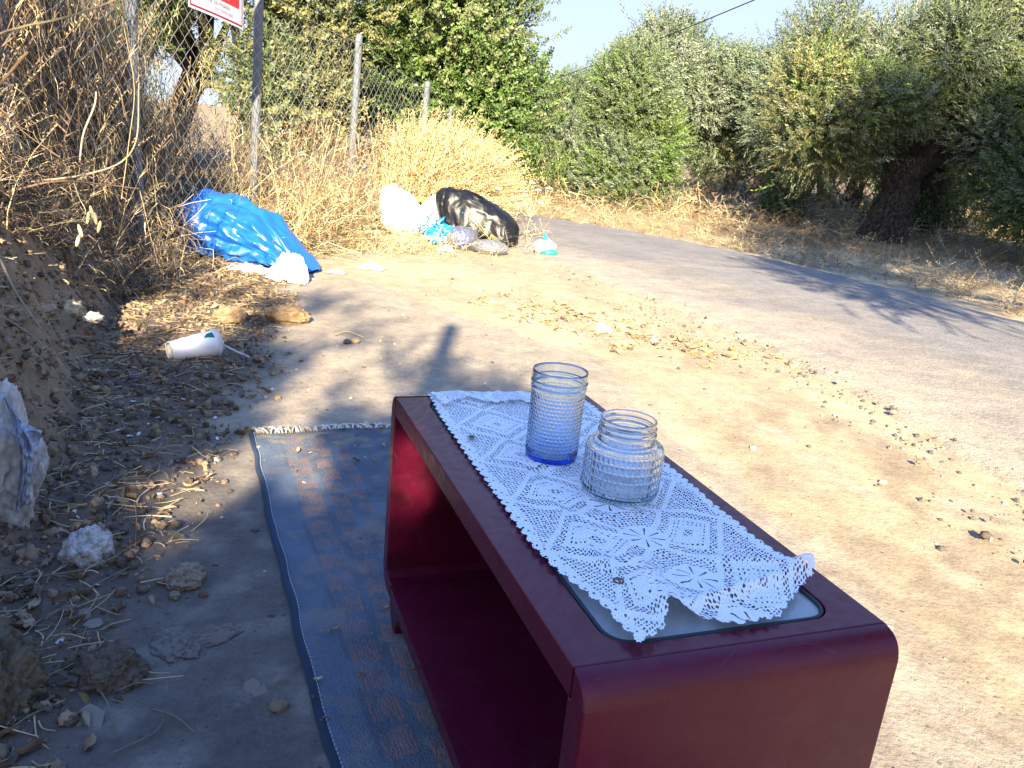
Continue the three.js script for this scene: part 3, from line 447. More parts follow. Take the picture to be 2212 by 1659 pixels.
// ---------------------------------------------------------------- fence and sign
{
  const posts = [[-2.40, -3.9, 0.035, 1.95], [-2.33, -5.0, 0.035, 1.9], [-2.07, -6.4, 0.034, 1.85], [-1.66, -7.9, 0.033, 1.685], [-1.245, -9.6, 0.033, 1.43], [-1.02, -10.1, 0.02, 1.2]];
  posts.unshift([-2.3, -2.2, 0.035, 1.95]);
  const g = thing('wire_fence', 'chain link wire fence on grey metal posts along the top of the bank', 'fence', [0, 0, 0]);
  const pm = std([0.17, 0.185, 0.20], { roughness: 0.55, metalness: 0.35, bumpMap: barkBump, bumpScale: 0.002 });
  const wm = std([0.42, 0.42, 0.39], { roughness: 0.45, metalness: 0.6 });
  posts.forEach(([x, z, r, h], i) => { const b = gy(x, z); const po = part('post', tube([V(x - 0.06 * (i > 2 ? 1 : 0), b - 0.15, z), V(x - 0.02, (b + h) / 2, z), V(x, h, z)], r, r, 12, 6), pm, g); part('post_cap', new THREE.SphereGeometry(r * 1.04, 10, 6, 0, 6.2832, 0, 1.571).translate(x, h - 0.004, z), pm, po); });
  for (let b = 0; b < posts.length - 1; b++) {
    const A = posts[b], B = posts[b + 1], len = Math.hypot(B[0] - A[0], B[1] - A[1]), p = 0.058, q = 0.05, n = Math.floor(len / p), gs = [];
    const P = (s, y) => { const t = s / len, x = mix(A[0], B[0], t), z = mix(A[1], B[1], t), y0 = mix(gy(A[0], A[1]), gy(B[0], B[1]), t), h = mix(A[3], B[3], t) - 0.05 - 0.05 * Math.sin(t * Math.PI); const bow = 0.03 * Math.sin(t * Math.PI) * Math.sin(y * 3); return V(x + 0.036 + bow, Math.min(y0 + y, h), z); };
    const H = Math.max(A[3], B[3]) - 0.2, rows = Math.floor(H / q);
    for (let i = 0; i < n; i++) for (let k = 0; k < rows; k++) {
      const s0 = i * p + ((k + i) % 2) * p * 0.92 + 0.008 * n2(i, k * 0.3), s1 = i * p + ((k + i + 1) % 2) * p * 0.92 + 0.008 * n2(i, (k + 1) * 0.3), a = P(s0, k * q), c = P(s1, (k + 1) * q);
      if (a.distanceTo(c) < 0.02) continue;
      const d = c.clone().sub(a), u = V(d.z, 0, -d.x).normalize().multiplyScalar(0.0013), w = d.clone().cross(u).normalize().multiplyScalar(0.0013);
      const pos = []; for (const e of [a, c]) for (const f of [u.clone().add(w), u.clone().multiplyScalar(-1).add(w), w.clone().multiplyScalar(-1.4)]) { const t = e.clone().add(f); pos.push(t.x, t.y, t.z); }
      gs.push([pos]);
    }
    const pos = [], idx = []; gs.forEach(([ps]) => { const o = pos.length / 3; pos.push(...ps); for (let k = 0; k < 3; k++) { const k2 = (k + 1) % 3; idx.push(o + k, o + k2, o + 3 + k, o + k2, o + 3 + k2, o + 3 + k); } });
    tag(part('wire_mesh', geoFrom(pos, idx), wm, g), null, null, null, 'stuff');
    const tw = []; for (let k = 0; k <= 12; k++) { const a = P(len * k / 12, 9); a.y += 0.003; tw.push(a); } part('top_wire', tube(tw, 0.0022, 0.0022, 5, 24), wm, g);
  }
}
{ // printed warning sign wired to the fence, its upper part out of the picture
  const cv = document.createElement('canvas'); cv.width = 1024; cv.height = 1024; const c = cv.getContext('2d');
  c.fillStyle = '#dcdce2'; c.fillRect(0, 0, 1024, 1024);
  c.strokeStyle = '#a01838'; c.lineWidth = 20; c.strokeRect(30, 30, 964, 964);
  c.fillStyle = '#cf2f2c'; c.beginPath(); c.roundRect(80, 90, 850, 750, 30); c.fill();
  c.fillStyle = '#f3eeee'; c.textAlign = 'right'; c.font = 'bold 72px sans-serif';
  c.fillText('ΟΥΝΤΑΙ', 895, 722); c.fillText('ΜΕ ΤΟΝ ΝΟΜΟ', 720, 800);
  c.fillStyle = '#33333c'; c.font = 'bold 46px sans-serif'; c.fillText('ΡΙΑ, ΟΧΙ ΡΥΠΑΝΣΗ', 720, 900);
  c.fillStyle = '#9c5560'; c.fillText('ΤΟΥ ΤΟΠΟΥ ΜΑΣ', 790, 956);
  const t = new THREE.CanvasTexture(cv); t.colorSpace = THREE.SRGBColorSpace;
  const br = at(525, 65, 5.85), W = 0.62, H = 0.62, y = br.y;
  const dir = V(-2.33 + 2.07, 0, -5.0 + 6.4).normalize();               // along the fence, towards the viewer
  const g = thing('warning_sign', 'red and white printed warning sign tied to the fence above the reeds', 'sign', [br.x, y, br.z]);
  const pn = grid(8, 8, (u, v) => { const s = (1 - u) * W; return [dir.x * s + 0.012 * Math.sin(u * 3), v * H + 0.05 * (1 - u), dir.z * s]; });
  part('face', pn, std([1, 1, 1], { map: t, roughness: 0.5 }), g);
  const bk = pn.clone(); bk.translate(-0.004, 0, 0); part('backing', bk, std([0.5, 0.5, 0.52], { roughness: 0.5 }), g);
  part('tie', tube([V(0.01, 0.035, 0.0), V(0.02, 0.03, -0.03), V(-0.01, 0.02, -0.05)], 0.003, 0.003, 5, 6), std([0.6, 0.6, 0.6]), g);
}
{ // overhead cable
  const a = at(1120, 205, 27), b = at(1700, -48, 10), m = a.clone().lerp(b, 0.5); m.y -= 0.05; const far = b.clone().sub(a); a.addScaledVector(far, -0.4).y += 0.4; b.addScaledVector(far, 1.2);
  tag(part('overhead_cable', tube([a, m, b], 0.009, 0.006, 5, 30), std([0.03, 0.03, 0.035])), 'thin dark overhead cable crossing the sky above the olives', 'cable');
}
// ---------------------------------------------------------------- dry weeds, straw and grass
const weedMat = std([1, 1, 1], { roughness: 0.8 });
function blade(pts, w0, w1, twist = 0) { // flat ribbon with a fold, as two-sided strip
  const pos = [], idx = []; const n = pts.length;
  for (let i = 0; i < n; i++) { const t = i / (n - 1), w = mix(w0, w1, t) / 2, a = twist * t; const d = (pts[Math.min(n - 1, i + 1)]).clone().sub(pts[Math.max(0, i - 1)]).normalize(); const s = V(Math.cos(a), 0, Math.sin(a)).addScaledVector(d, -d.x * Math.cos(a) - d.z * Math.sin(a)).normalize(), nn = s.clone().cross(d).multiplyScalar(w * 0.7); const p = pts[i]; pos.push(p.x - s.x * w, p.y - s.y * w, p.z - s.z * w, p.x + nn.x, p.y + nn.y, p.z + nn.z, p.x + s.x * w, p.y + s.y * w, p.z + s.z * w); }
  for (let i = 0; i < n - 1; i++) { const a = i * 3, b = a + 3; idx.push(a, a + 1, b, a + 1, b + 1, b, a + 1, a + 2, b + 1, a + 2, b + 2, b + 1); }
  return geoFrom(pos, idx);
}
function stalk(h, bend, w, leaves, head) { // unit-height stalk with drooping dry leaves
  const c = t => V(bend * t * t, h * (t - 0.12 * bend * t * t), 0.15 * bend * Math.sin(t * 4)), pts = [0, 0.25, 0.5, 0.75, 1].map(c), gs = [blade(pts, w, w * 0.45, 1)];
  for (let i = 0; i < leaves; i++) { const t = rr(0.15, 0.9), o = c(t), a = rr(0, 6.28), L = rr(0.12, 0.3) * h; const d = V(Math.cos(a), 0, Math.sin(a)); gs.push(blade([o, o.clone().addScaledVector(d, L * 0.35).add(V(0, L * 0.3, 0)), o.clone().addScaledVector(d, L * 0.6).add(V(0, L * 0.05, 0)), o.clone().addScaledVector(d, L * 0.7).add(V(0, -L * 0.45, 0))], w * 1.6, w * 0.3, rr(0, 3))); }
  for (let i = 0; i < head; i++) { const t = 1 - 0.16 * i / head, o = c(t), a = rr(0, 6.28), L = rr(0.02, 0.05) * h; gs.push(blade([o, o.clone().add(V(Math.cos(a) * L * 0.6, L * 0.5, Math.sin(a) * L * 0.6)), o.clone().add(V(Math.cos(a) * L, -L * 0.2, Math.sin(a) * L))], w * 2.2, w * 0.4, rr(0, 3))); }
  return mergeGeometries(gs);
}
const REED = [stalk(1, 0.10, 0.007, 5, 0), stalk(1, 0.25, 0.006, 4, 5), stalk(1, -0.15, 0.008, 6, 0), stalk(1, 0.4, 0.005, 3, 7)];
const FINE = [stalk(1, 0.25, 0.0042, 2, 6), stalk(1, -0.2, 0.0042, 3, 7), stalk(1, 0.5, 0.004, 2, 5), stalk(1, 0.05, 0.005, 3, 4)];
const CURL = [0, 1, 2].map(k => blade([V(0, 0, 0), V(0.25, 0.18 + 0.05 * k, 0.03), V(0.5, 0.24, -0.02 - 0.04 * k), V(0.78, 0.12, 0.05), V(1, 0.0, 0.1 * k)], 0.016, 0.006, 2));
const STRAW = [[0.48, 0.37, 0.19], [0.40, 0.30, 0.15], [0.55, 0.45, 0.26], [0.34, 0.25, 0.13]];
const BROWN = [[0.22, 0.16, 0.10], [0.17, 0.12, 0.075], [0.28, 0.21, 0.13], [0.36, 0.285, 0.18], [0.13, 0.09, 0.06]];
const GOLD = [[0.56, 0.42, 0.20], [0.50, 0.37, 0.17], [0.60, 0.47, 0.25]];
function scatter(name, label, cat, geos, mat, n, f) {
  const L = geos.map(() => []);
  for (let i = 0; i < n; i++) { const t = f(i); if (t) L[Math.floor(rnd() * geos.length)].push(t); }
  geos.forEach((g, i) => { if (L[i].length) tag(instanced(name, g, mat, L[i]), label, cat, null, 'stuff'); });
}
const qt = (lx, lz, a) => new THREE.Quaternion().setFromEuler(new THREE.Euler(lx, 0, lz)).multiply(new THREE.Quaternion().setFromAxisAngle(V(0, 1, 0), a));
const FX = z => lin([[-10.1, -1.02], [-9.6, -1.24], [-7.9, -1.66], [-6.4, -2.07], [-5.0, -2.33], [-3.9, -2.4], [-2.2, -2.3]], z);
const nearBag = (x, z) => { const a = (x + 1.86) * 0.889 + (z + 5.62) * 0.458, b = -(x + 1.86) * 0.458 + (z + 5.62) * 0.889; return (Math.abs(a) < 0.62 && b > -0.22 && b < 0.5) || (x > -1.55 && x < 0.3 && z > -8.05 && z < -6.9 && x > -1.45); };
const clearOfPosts = (x, z) => [2.37 / 3.9, 2.33 / 5.0, 2.07 / 6.4, 1.66 / 7.9].every(k => Math.abs(x / z - k) > 0.022);
// tall brown reeds crowding the fence on the bank
scatter('dry_reeds', 'tall dry brown reeds crowding the fence on the bank', 'reeds', REED, weedMat, 6800, () => {
  const z = -2.75 - 4.2 * Math.pow(rnd(), 0.9), x = FX(z) + (rnd() < 0.62 ? -Math.abs(rr(-0.9, 0.9)) : rr(-0.1, 0.42)), back = x < FX(z);
  if ((z < -5.9 && rnd() < 0.72) || nearBag(x, z) || (!back && (rnd() < 0.15 || nearBag(x + 0.15, z - 0.35) || nearBag(x, z - 0.45)))) return;
  const h = (back ? rr(0.7, 1.75) : clearOfPosts(x, z) ? rr(0.2, 0.85) : rr(0.1, 0.3)) * (0.8 + 0.35 * n2(x * 2, z * 2)) * (z < -5.8 ? 0.62 : 1) * (x > FX(z) + 0.25 ? 0.6 : 1);
  return { p: V(x, gy(x, z) - 0.02, z), q: qt(rr(-0.13, 0.13), x > FX(z) - 0.45 ? rr(-0.05, 0.16) : rr(-0.15, 0.15), rr(0, 6.28)), s: V(0.75, h, 0.75), c: vary(pick(rnd() < 0.75 ? BROWN : STRAW), 0.3) };
});
// crumpled brown leaves hanging among the reeds
scatter('dry_reed_leaves', 'crumpled dry brown leaves hanging among the reeds', 'leaves', CURL, weedMat, 3600, () => {
  const z = -2.8 - 3.9 * rnd(), x = FX(z) + rr(-0.7, 0.3), k = x > FX(z) ? (clearOfPosts(x, z) ? 0.7 : 0.25) : 1.3, y = gy(x, z) + Math.pow(rnd(), 1.3) * k;
  if ((z < -5.5 && (rnd() < 0.75 || y > 0.95)) || nearBag(x, z) || nearBag(x + 0.1, z - 0.4)) return;
  return { p: V(x, y, z), e: rnd() < 0.7 ? [0, rr(0, 6.28), (rnd() < 0.5 ? 1 : -1) * rr(1.1, 1.9)] : [rr(-2, 2), rr(0, 6.28), rr(-2, 2)], s: rr(0.06, 0.2), c: vary(pick(BROWN), 0.35) };
});
// straw-coloured grass in front of the fence further on
scatter('tall_dry_grass', 'tall straw coloured grass along the middle of the fence', 'grass', FINE, weedMat, 3000, () => {
  const z = rr(-5.4, -9.2), x = FX(z) + rr(-0.35, 0.6), h = rr(0.2, 0.55) * (0.8 + 0.5 * n2(x * 2.2, z * 1.4)) * (x > FX(z) + 0.35 ? 0.6 : 1) + (rnd() < 0.10 && clearOfPosts(x, z) ? rr(0.3, 0.75) : 0);
  if (nearBag(x, z)) return;
  return { p: V(x, gy(x, z) - 0.02, z), q: qt(rr(-0.3, 0.3), rr(-0.45, 0.25), rr(0, 6.28)), s: V(1.25, h, 1.25), c: vary(pick(STRAW), 0.25) };
});
// reddish brown dried shrub by the fence
scatter('dried_shrub', 'reddish brown dried shrub between the sign post and the straw', 'shrub', CURL, weedMat, 3600, () => {
  let d; do d = V(rr(-1, 1), rr(-1, 1), rr(-1, 1)); while (d.lengthSq() > 1);
  const z = -7.1 + d.z * 0.75, x = FX(z) + 0.12 + d.x * 0.38, y = gy(x, z) + 0.45 + d.y * 0.5 + 0.12 * n2(x * 4, z * 3);
  return y < gy(x, z) ? null : { p: V(x, y, z), e: [rr(-3, 3), rr(0, 6.28), rr(-3, 3)], s: rr(0.04, 0.1), c: vary(pick([[0.27, 0.155, 0.09], [0.34, 0.21, 0.13], [0.20, 0.115, 0.07]]), 0.3) };
});
// golden grass bush at the end of the fence, leaning out over the lane
scatter('golden_grass', 'golden feathery grass leaning out at the far end of the fence', 'grass', FINE, weedMat, 5200, () => {
  const z = rr(-8.3, -9.9), x = FX(z) + Math.pow(rnd(), 0.8) * 0.66 - 0.05, h = (rr(0.35, 1.1) + 0.18 * n2(x * 3, z * 2)) * lin([[-9.9, 0.9], [-8.9, 1.05], [-8.3, 0.7]], z) * (1 - 0.45 * sm(0.35, 0.7, x - FX(z)));
  return { p: V(x, gy(x, z) - 0.02, z), q: qt(rr(-0.3, 0.35), -rr(-0.15, 0.55), rr(-1.2, 1.2)), s: V(1.15, h, 1.15), c: vary(pick(rnd() < 0.75 ? GOLD : STRAW), 0.3) };
});
// fallen straw mat behind the bags
scatter('fallen_straw', 'mat of fallen straw at the foot of the fence', 'straw', [...CURL, ...FINE], weedMat, 5200, () => {
  const z = rr(-4.9, -8.3), e = lin([[-8.3, -0.95], [-7, -1.25], [-6.3, -1.5], [-5.6, -1.75], [-4.9, -2.0]], z), x = e - Math.pow(rnd(), 0.8) * 0.95 + rr(-0.05, 0.16); if (nearBag(x, z)) return;
  return { p: V(x, gy(x, z) + 0.10 * Math.pow(rnd(), 2) + 0.12 * sm(0, 0.8, e - x) * rnd(), z), q: qt(rr(-0.2, 0.2) + (rnd() < 0.5 ? 1.35 : 0), rr(-0.3, 0.3) + (rnd() < 0.3 ? 1.4 : 0), rr(0, 6.28)), s: rr(0.15, 0.42), c: vary(pick(rnd() < 0.75 ? STRAW : BROWN), 0.25) };
});
// short dry grass by the bags and along the far verge
scatter('dry_tufts', 'short dry golden grass round the rubbish bags', 'grass', FINE, weedMat, 2600, () => {
  const z = rr(-6.4, -8.9), e = lin([[-8.9, 0.15], [-7.5, 0.12], [-7, 0.05], [-6.4, -0.7]], z), x = e - Math.pow(rnd(), 0.7) * 1.5; if (fbm(x * 2 + 3, z * 2, 2) < -0.05 || (x > -1.4 && z > -7.95 && z < -6.95 && rnd() < 0.8)) return;
  return { p: V(x, gy(x, z) - 0.01, z), q: qt(rr(-0.7, 0.7), rr(-0.7, 0.7), rr(0, 6.28)), s: V(0.8, rr(0.05, 0.2), 0.8), c: vary(pick(GOLD), 0.2) };
});
const RFAR = [[-13, -2.6], [-11.2, -0.6], [-10.2, 0.9], [-9.6, 2.0], [-8.2, 3.1], [-7, 3.85], [-5, 4.4], [-2, 4.9]];
scatter('verge_grass', 'dry tan grass on the verge beyond the lane', 'grass', FINE, weedMat, 11000, () => {
  const z = rr(-4.5, -15.5), x = lin(RFAR, z) + Math.pow(rnd(), 1.4) * (z < -10 ? 9 : 6) - 0.02; const k = fbm(x * 0.8, z * 0.8, 3); if (k < -0.28 && rnd() < 0.7) return;
  const h = rr(0.02, 0.085) * (1 + 1.2 * Math.max(0, k)) * (rnd() < 0.03 ? 3 : 1) * (z < -10 ? 1.5 : 1);
  return { p: V(x, gy(x, z) - 0.01, z), q: qt(rr(-0.8, 0.8), rr(-0.8, 0.8), rr(0, 6.28)), s: V(0.9, h, 0.9), c: vary(pick(rnd() < 0.6 ? STRAW : BROWN), 0.25) };
});
scatter('grove_grass', 'dry grass on the shaded floor of the olive grove', 'grass', FINE, weedMat, 9000, () => {
  const z = rr(-12, -26), x = rr(-1.5, 15); return { p: V(x, gy(x, z) - 0.01, z), q: qt(rr(-0.7, 0.7), rr(-0.7, 0.7), rr(0, 6.28)), s: V(2, rr(0.06, 0.3), 2), c: vary(pick(rnd() < 0.5 ? GOLD : BROWN), 0.3) };
});
// green suckers and dead brush beneath the olives
scatter('low_green_brush', 'low green brush under the olive trees', 'brush', BROAD, leafMat, 1500, () => {
  const [x0, z0, r, h] = pick([[3.9, -13.2, 0.35, 0.55], [0.3, -13.6, 0.7, 0.6], [-0.4, -12.9, 0.5, 0.7], [6.2, -13.8, 0.8, 0.6], [7.4, -15.5, 1.2, 0.9], [5.4, -17.5, 1.3, 1.3], [9.6, -15.6, 1.0, 1.0]]);
  const a = rr(0, 6.28), q = Math.sqrt(rnd()) * r, x = x0 + Math.cos(a) * q, z = z0 + Math.sin(a) * q; return { p: V(x, gy(x, z) + rnd() * h, z), q: up2(V(rr(-0.7, 0.7), 1, rr(-0.7, 0.7))), s: rr(0.7, 1.2), c: vary(pick(GREEN), 0.3) };
});
function branch(label, pts, r0, r1, c, name = 'dead_branch') { return tag(part(name, tube(pts, r0 * 0.55, r1 * 0.5, 6, pts.length * 5), std(c, { bumpMap: barkBump, bumpScale: 0.001 })), label, 'stem'); }
branch('pale dry stem arching across the top left corner', [V(-1.45, gy(-1.45, -1.25) - 0.05, -1.25), V(-1.25, 0.9, -1.3), at(-60, 95, 1.35), at(30, 62, 1.35), at(140, 38, 1.38), at(260, -5, 1.42), at(330, -50, 1.45)], 0.0045, 0.0035, [0.46, 0.36, 0.2]);
branch('snapped brown stem end at the left edge', [V(-1.6, gy(-1.6, -1.55) - 0.05, -1.55), V(-1.3, 0.75, -1.5), at(-40, 225, 1.5), at(10, 170, 1.5), at(60, 112, 1.52)], 0.008, 0.005, [0.33, 0.2, 0.1]);
branch('pale straw stem slanting down at the left edge', [V(-1.75, gy(-1.75, -1.7) - 0.05, -1.7), V(-1.5, 1.05, -1.65), V(-1.3, 1.12, -1.62), at(-40, 225, 1.6), at(10, 270, 1.6), at(62, 322, 1.62)], 0.005, 0.004, [0.45, 0.38, 0.26]);
branch('thin brown stem slanting down below the straw stem', [V(-2.1, gy(-2.1, -2.5) - 0.05, -2.5), V(-1.85, 1.0, -2.4), at(-30, 215, 2.4), at(50, 285, 2.45), at(130, 340, 2.5)], 0.004, 0.003, [0.28, 0.18, 0.1]);
branch('long grey bent stalk lying across the foot of the reeds', [at(60, 393, 3.3), at(180, 378, 3.4), at(262, 350, 3.5), at(292, 310, 3.5), at(300, 180, 3.55)], 0.008, 0.005, [0.36, 0.28, 0.19]);
branch('dark brown bramble stem lying below the grey stalk', [at(15, 415, 3.1), at(120, 392, 3.2), at(220, 398, 3.35), at(300, 408, 3.5)], 0.008, 0.005, [0.22, 0.13, 0.09]);
branch('pale upright split stalk among the reeds', [at(172, 350, 3.5), at(180, 290, 3.5), at(205, 225, 3.55), at(208, 198, 3.55)], 0.007, 0.008, [0.42, 0.36, 0.27]);
branch('tall thin straw stem in front of the fence post', [at(262, 430, 3.9), at(278, 310, 3.95), at(290, 190, 4.0), at(268, 60, 4.0)], 0.004, 0.003, [0.45, 0.34, 0.17]);
branch('long dry root trailing down the bank at the left', [at(0, 560, 2.3), at(40, 640, 2.15), at(95, 720, 2.1), at(150, 800, 2.15)], 0.007, 0.003, [0.33, 0.25, 0.16]);
branch('thin twig crossing the long root on the bank', [at(0, 680, 2.2), at(50, 712, 2.15), at(110, 760, 2.12), at(150, 830, 2.15)], 0.004, 0.002, [0.4, 0.3, 0.18]);
// wild oats hanging over the bank
{
  const g = thing('wild_oat', 'drooping wild oat with pale seed heads over the bank', 'plant', [0, 0, 0]);
  const om = std([0.52, 0.47, 0.27]); g.position.copy(at(165, 400, 3.3)); const o = g.position;
  const L = (u, v) => at(u, v, 3.25).sub(o);
  part('stem', tube([L(160, 395), L(172, 430), L(185, 455), L(176, 480)], 0.0025, 0.0015, 5, 12), om, g);
  for (const [u, v] of [[173, 498], [168, 520], [198, 458], [206, 472], [214, 490], [190, 470]]) { const p = L(u, v); const s = new THREE.SphereGeometry(1, 8, 8); s.scale(0.008, 0.026, 0.006); s.rotateZ(rr(-0.3, 0.3)); s.translate(p.x, p.y, p.z); part('seed_head', s, om, g); }
}
{ // white umbel flowers behind the black bag
  const g = thing('wild_carrot', 'wild carrot plant with small white flower heads behind the black bag', 'plant', [0.0, 0, -7.75]);
  const o = g.position, sm2 = std([0.33, 0.30, 0.17]), fm = std([0.62, 0.60, 0.46]);
  const root = V(0.02, 0.0, 0), fk = at(1145, 470, 7.75).sub(o);
  part('stem', tube([root, root.clone().lerp(fk, 0.5).add(V(-0.02, 0, 0)), fk], 0.004, 0.003, 5, 8), sm2, g);
  for (const [u, v, s] of [[1077, 409, 1.1], [1150, 397, 1], [1163, 412, 1.1], [1186, 408, 1.1], [1132, 424, 1], [1118, 440, 0.7], [1135, 443, 0.9], [1168, 440, 0.9], [1130, 398, 0.8]]) {
    const p = at(u, v, 7.75 + rr(-0.1, 0.1)).sub(o); const sk = part('stalk', tube([fk, fk.clone().lerp(p, 0.5).add(V(0, -0.03, 0)), p], 0.0042, 0.003, 5, 8), sm2, g);
    const gs = []; for (let k = 0; k < 34; k++) { const a = k * 2.4, r = Math.sqrt(k / 34) * 0.026 * s; const b = new THREE.IcosahedronGeometry(0.0055 * s, 0); b.translate(p.x + Math.cos(a) * r, p.y + 0.012 * s - r * r * 12 + rr(-0.002, 0.002), p.z + Math.sin(a) * r * 0.9); gs.push(b); }
    part('flower_head', mergeGeometries(gs), fm, sk);
  }
}
// ---------------------------------------------------------------- rubbish
function lump(n, f) { // closed crumpled body: f(dir) -> Vector3
  const g0 = new THREE.IcosahedronGeometry(1, n); g0.deleteAttribute('uv'); g0.deleteAttribute('normal'); const g = mergeVertices(g0, 1e-5), p = g.attributes.position, d = V(0, 0, 0);
  for (let i = 0; i < p.count; i++) { d.set(p.getX(i), p.getY(i), p.getZ(i)).normalize(); const q = f(d); p.setXYZ(i, q.x, q.y, q.z); }
  g.computeVertexNormals(); return g;
}
const film = (c, o) => phy(c, { roughness: 0.28, clearcoat: 0.5, clearcoatRoughness: 0.2, ...o });
const crease = (d, f, k) => 0.5 * ridge3(d.x * f + k, d.y * f, d.z * f, 3) + 0.3 * fbm3(d.x * f * 2.2, d.y * f * 2.2 + k, d.z * f * 2.2, 3);
{ // big blue bag, mouth end flattened towards the right
  const A = V(-2.27, 0.16, -5.72), B = V(-1.36, 0.02, -5.36), ax = B.clone().sub(A), len = ax.length(); const X = ax.clone().setY(0).normalize(), Z = V(0, 1, 0).cross(X).multiplyScalar(-1);
  const g = thing('blue_rubbish_bag', 'large blue plastic rubbish bag slumped against the straw', 'bag', [A.x, 0, A.z]);
  const R = [[-0.12, 0.02], [-0.11, 0.12], [-0.07, 0.18], [0.03, 0.225], [0.2, 0.235], [0.4, 0.215], [0.6, 0.18], [0.8, 0.13], [0.93, 0.085], [1, 0.03]];
  const body = grid(150, 190, (u, v) => {
    const t = -0.12 + 1.12 * v, a = u * 2 * Math.PI, r = lin(R, t), flat = mix(1, 0.30, sm(0.55, 1, t));
    const ca = Math.cos(a), sa = Math.sin(a);
    let q = r * (1 + 0.30 * fbm3(ca * 1.2, sa * 1.2, t * 3.2, 2)) + 0.026 * ridge3(ca * 1.1 + t * 1.2, sa * 1.1, t * 1.7 + 4, 2) * sm(0.02, 0.12, r) + 0.02 * Math.max(0, n3(ca * 2.3, sa * 2.3, t * 7)) + 0.0045 * ridge3(ca * 3 + t * 3, sa * 3, t * 6, 2) * sm(0.02, 0.12, r);
    const side = ca * q * (1 + 0.35 * sm(0.5, 1, t)), h = sa * q * flat * 0.92;
    const cx = A.x - A.x + X.x * t * len + Z.x * side, cz = X.z * t * len + Z.z * side, gyy = gy(A.x + cx, A.z + cz);
    let y = 0.78 * r * flat + 0.012 + h; y = Math.max(y, gyy + 0.004 + 0.004 * n2(cx * 20, cz * 20));
    const white = sm(0.15, 0.45, fbm3(ca * 1.5 + 3, sa * 1.5 + 1, t * 6, 3)) * sm(0.05, -0.5, sa) * sm(0.1, 0.3, t) * sm(0.8, 0.6, t);
    const c = lerp3([0.010, 0.105, 0.45], [0.20, 0.40, 0.68], 0.6 * white);
    return [cx, y, cz, ...c];
  }, true);
  part('body', body, phy([1, 1, 1], { vertexColors: true, roughness: 0.30, transmission: 0.0, clearcoat: 0.4, clearcoatRoughness: 0.25 }), g);
  const e = []; const lf = grid(10, 24, (u, v) => [-0.12 * v - 0.02 + 0.02 * Math.sin(v * 9), 0.22 - 0.09 * v * v + 0.012 * Math.sin(u * 5), 0.06 - 0.05 + (u - 0.5) * 0.05 * (1 - v * 0.6) + 0.03 * v]);
  part('green_leaf_end', lf, std([0.13, 0.30, 0.06], { roughness: 0.6 }), g).position.set(-0.1, 0.02, 0.02);
}
function scrap(name, label, cat, p, size, col, o = {}) { // crumpled film or paper lying on the ground
  const k = rr(0, 50), g = grid(o.n ?? 46, o.n ?? 46, (u, v) => {
    const a = (u - 0.5) * size[0], b = (v - 0.5) * size[2], e = 1 + 0.22 * fbm(Math.atan2(b, a) * 1.3 + k, k, 3);
    const sx = a * e + 0.06 * size[0] * n2(a * 14 + k, b * 14), sz = b * e + 0.06 * size[2] * n2(b * 14, a * 14 + k), r = Math.hypot(u - 0.5, v - 0.5) * 2;
    const f = 2.2 / Math.max(size[0], size[2]); const y = size[1] * (Math.max(0, 1 - r * r * 0.9) * 0.75 + 0.35 * ridge3(a * f + k, b * f, k, 3) * sm(1.2, 0.5, r) + 0.12 * fbm(a * f * 5, b * f * 5 + k, 2));
    return [sx, Math.max(y, 0.002) + gy(p[0] + sx, p[2] + sz) - gy(p[0], p[2]), sz];
  });
  const m = part(name, g, o.mat ?? film(col, { roughness: 0.4, transmission: o.tr ?? 0.25, thickness: 0 })); m.position.set(p[0], gy(p[0], p[2]) + 0.002 + (p[1] ?? 0), p[2]); m.rotation.y = o.turn ?? 0; return tag(m, label, cat);
}
scrap('clear_film', 'crumpled milky plastic sheet against the tip of the blue bag', 'plastic sheet', [-1.44, 0, -5.06], [0.26, 0.17, 0.22], [0.42, 0.43, 0.46], { tr: 0.2 });
scrap('torn_film', 'flat torn white plastic strip under the blue bag', 'plastic sheet', [-1.72, 0, -5.18], [0.36, 0.045, 0.13], [0.42, 0.42, 0.42], { turn: -0.35 });
scrap('clear_film', 'crumpled clear plastic on the straw right of the blue bag', 'plastic sheet', [-1.06, 0, -5.75], [0.18, 0.055, 0.12], [0.42, 0.40, 0.36], { tr: 0.35 });
scrap('crushed_carton', 'small crushed pale and dark carton right of the blue bag', 'carton', [-1.23, 0, -5.42], [0.14, 0.03, 0.07], [0.3, 0.3, 0.25], { mat: std([0.34, 0.34, 0.28], { roughness: 0.6 }), n: 14, turn: -0.3 });
function bag(name, label, p, s, col, o = {}) {
  const k = o.k ?? rr(0, 90), g = lump(o.n ?? 26, d => {
    const q = d.clone(), c = crease(d, o.f ?? 1.5, k); let r = 1 + (o.amp ?? 0.16) * c;
    q.multiplyScalar(r); q.x *= s[0]; q.z *= s[2]; q.y = q.y * s[1] * 0.5 + s[1] * 0.5;
    if (o.shape) o.shape(q, d);
    q.y = Math.max(q.y, 0.0 + 0.004 * Math.abs(d.x)) ; return q;
  });
  const gr = thing(name, label, 'bag', [p[0], gy(p[0], p[2]) + (p[1] ?? 0), p[2]], o.turn ?? 0); part('body', g, o.mat ?? film(col, o.film), gr); return gr;
}
bag('white_rubbish_bag', 'stuffed white plastic bag at the left of the rubbish heap', [-1.13, 0, -7.72], [0.24, 0.40, 0.2], [0.80, 0.80, 0.80], { n: 34, film: { roughness: 0.5 }, amp: 0.2, shape: (q, d) => { q.x -= 0.05 * sm(0.2, 0.4, q.y); q.y *= 1 - 0.25 * sm(-0.05, 0.2, q.x); if (d.x < -0.2 && d.y > 0.5) q.y += 0.05; } });
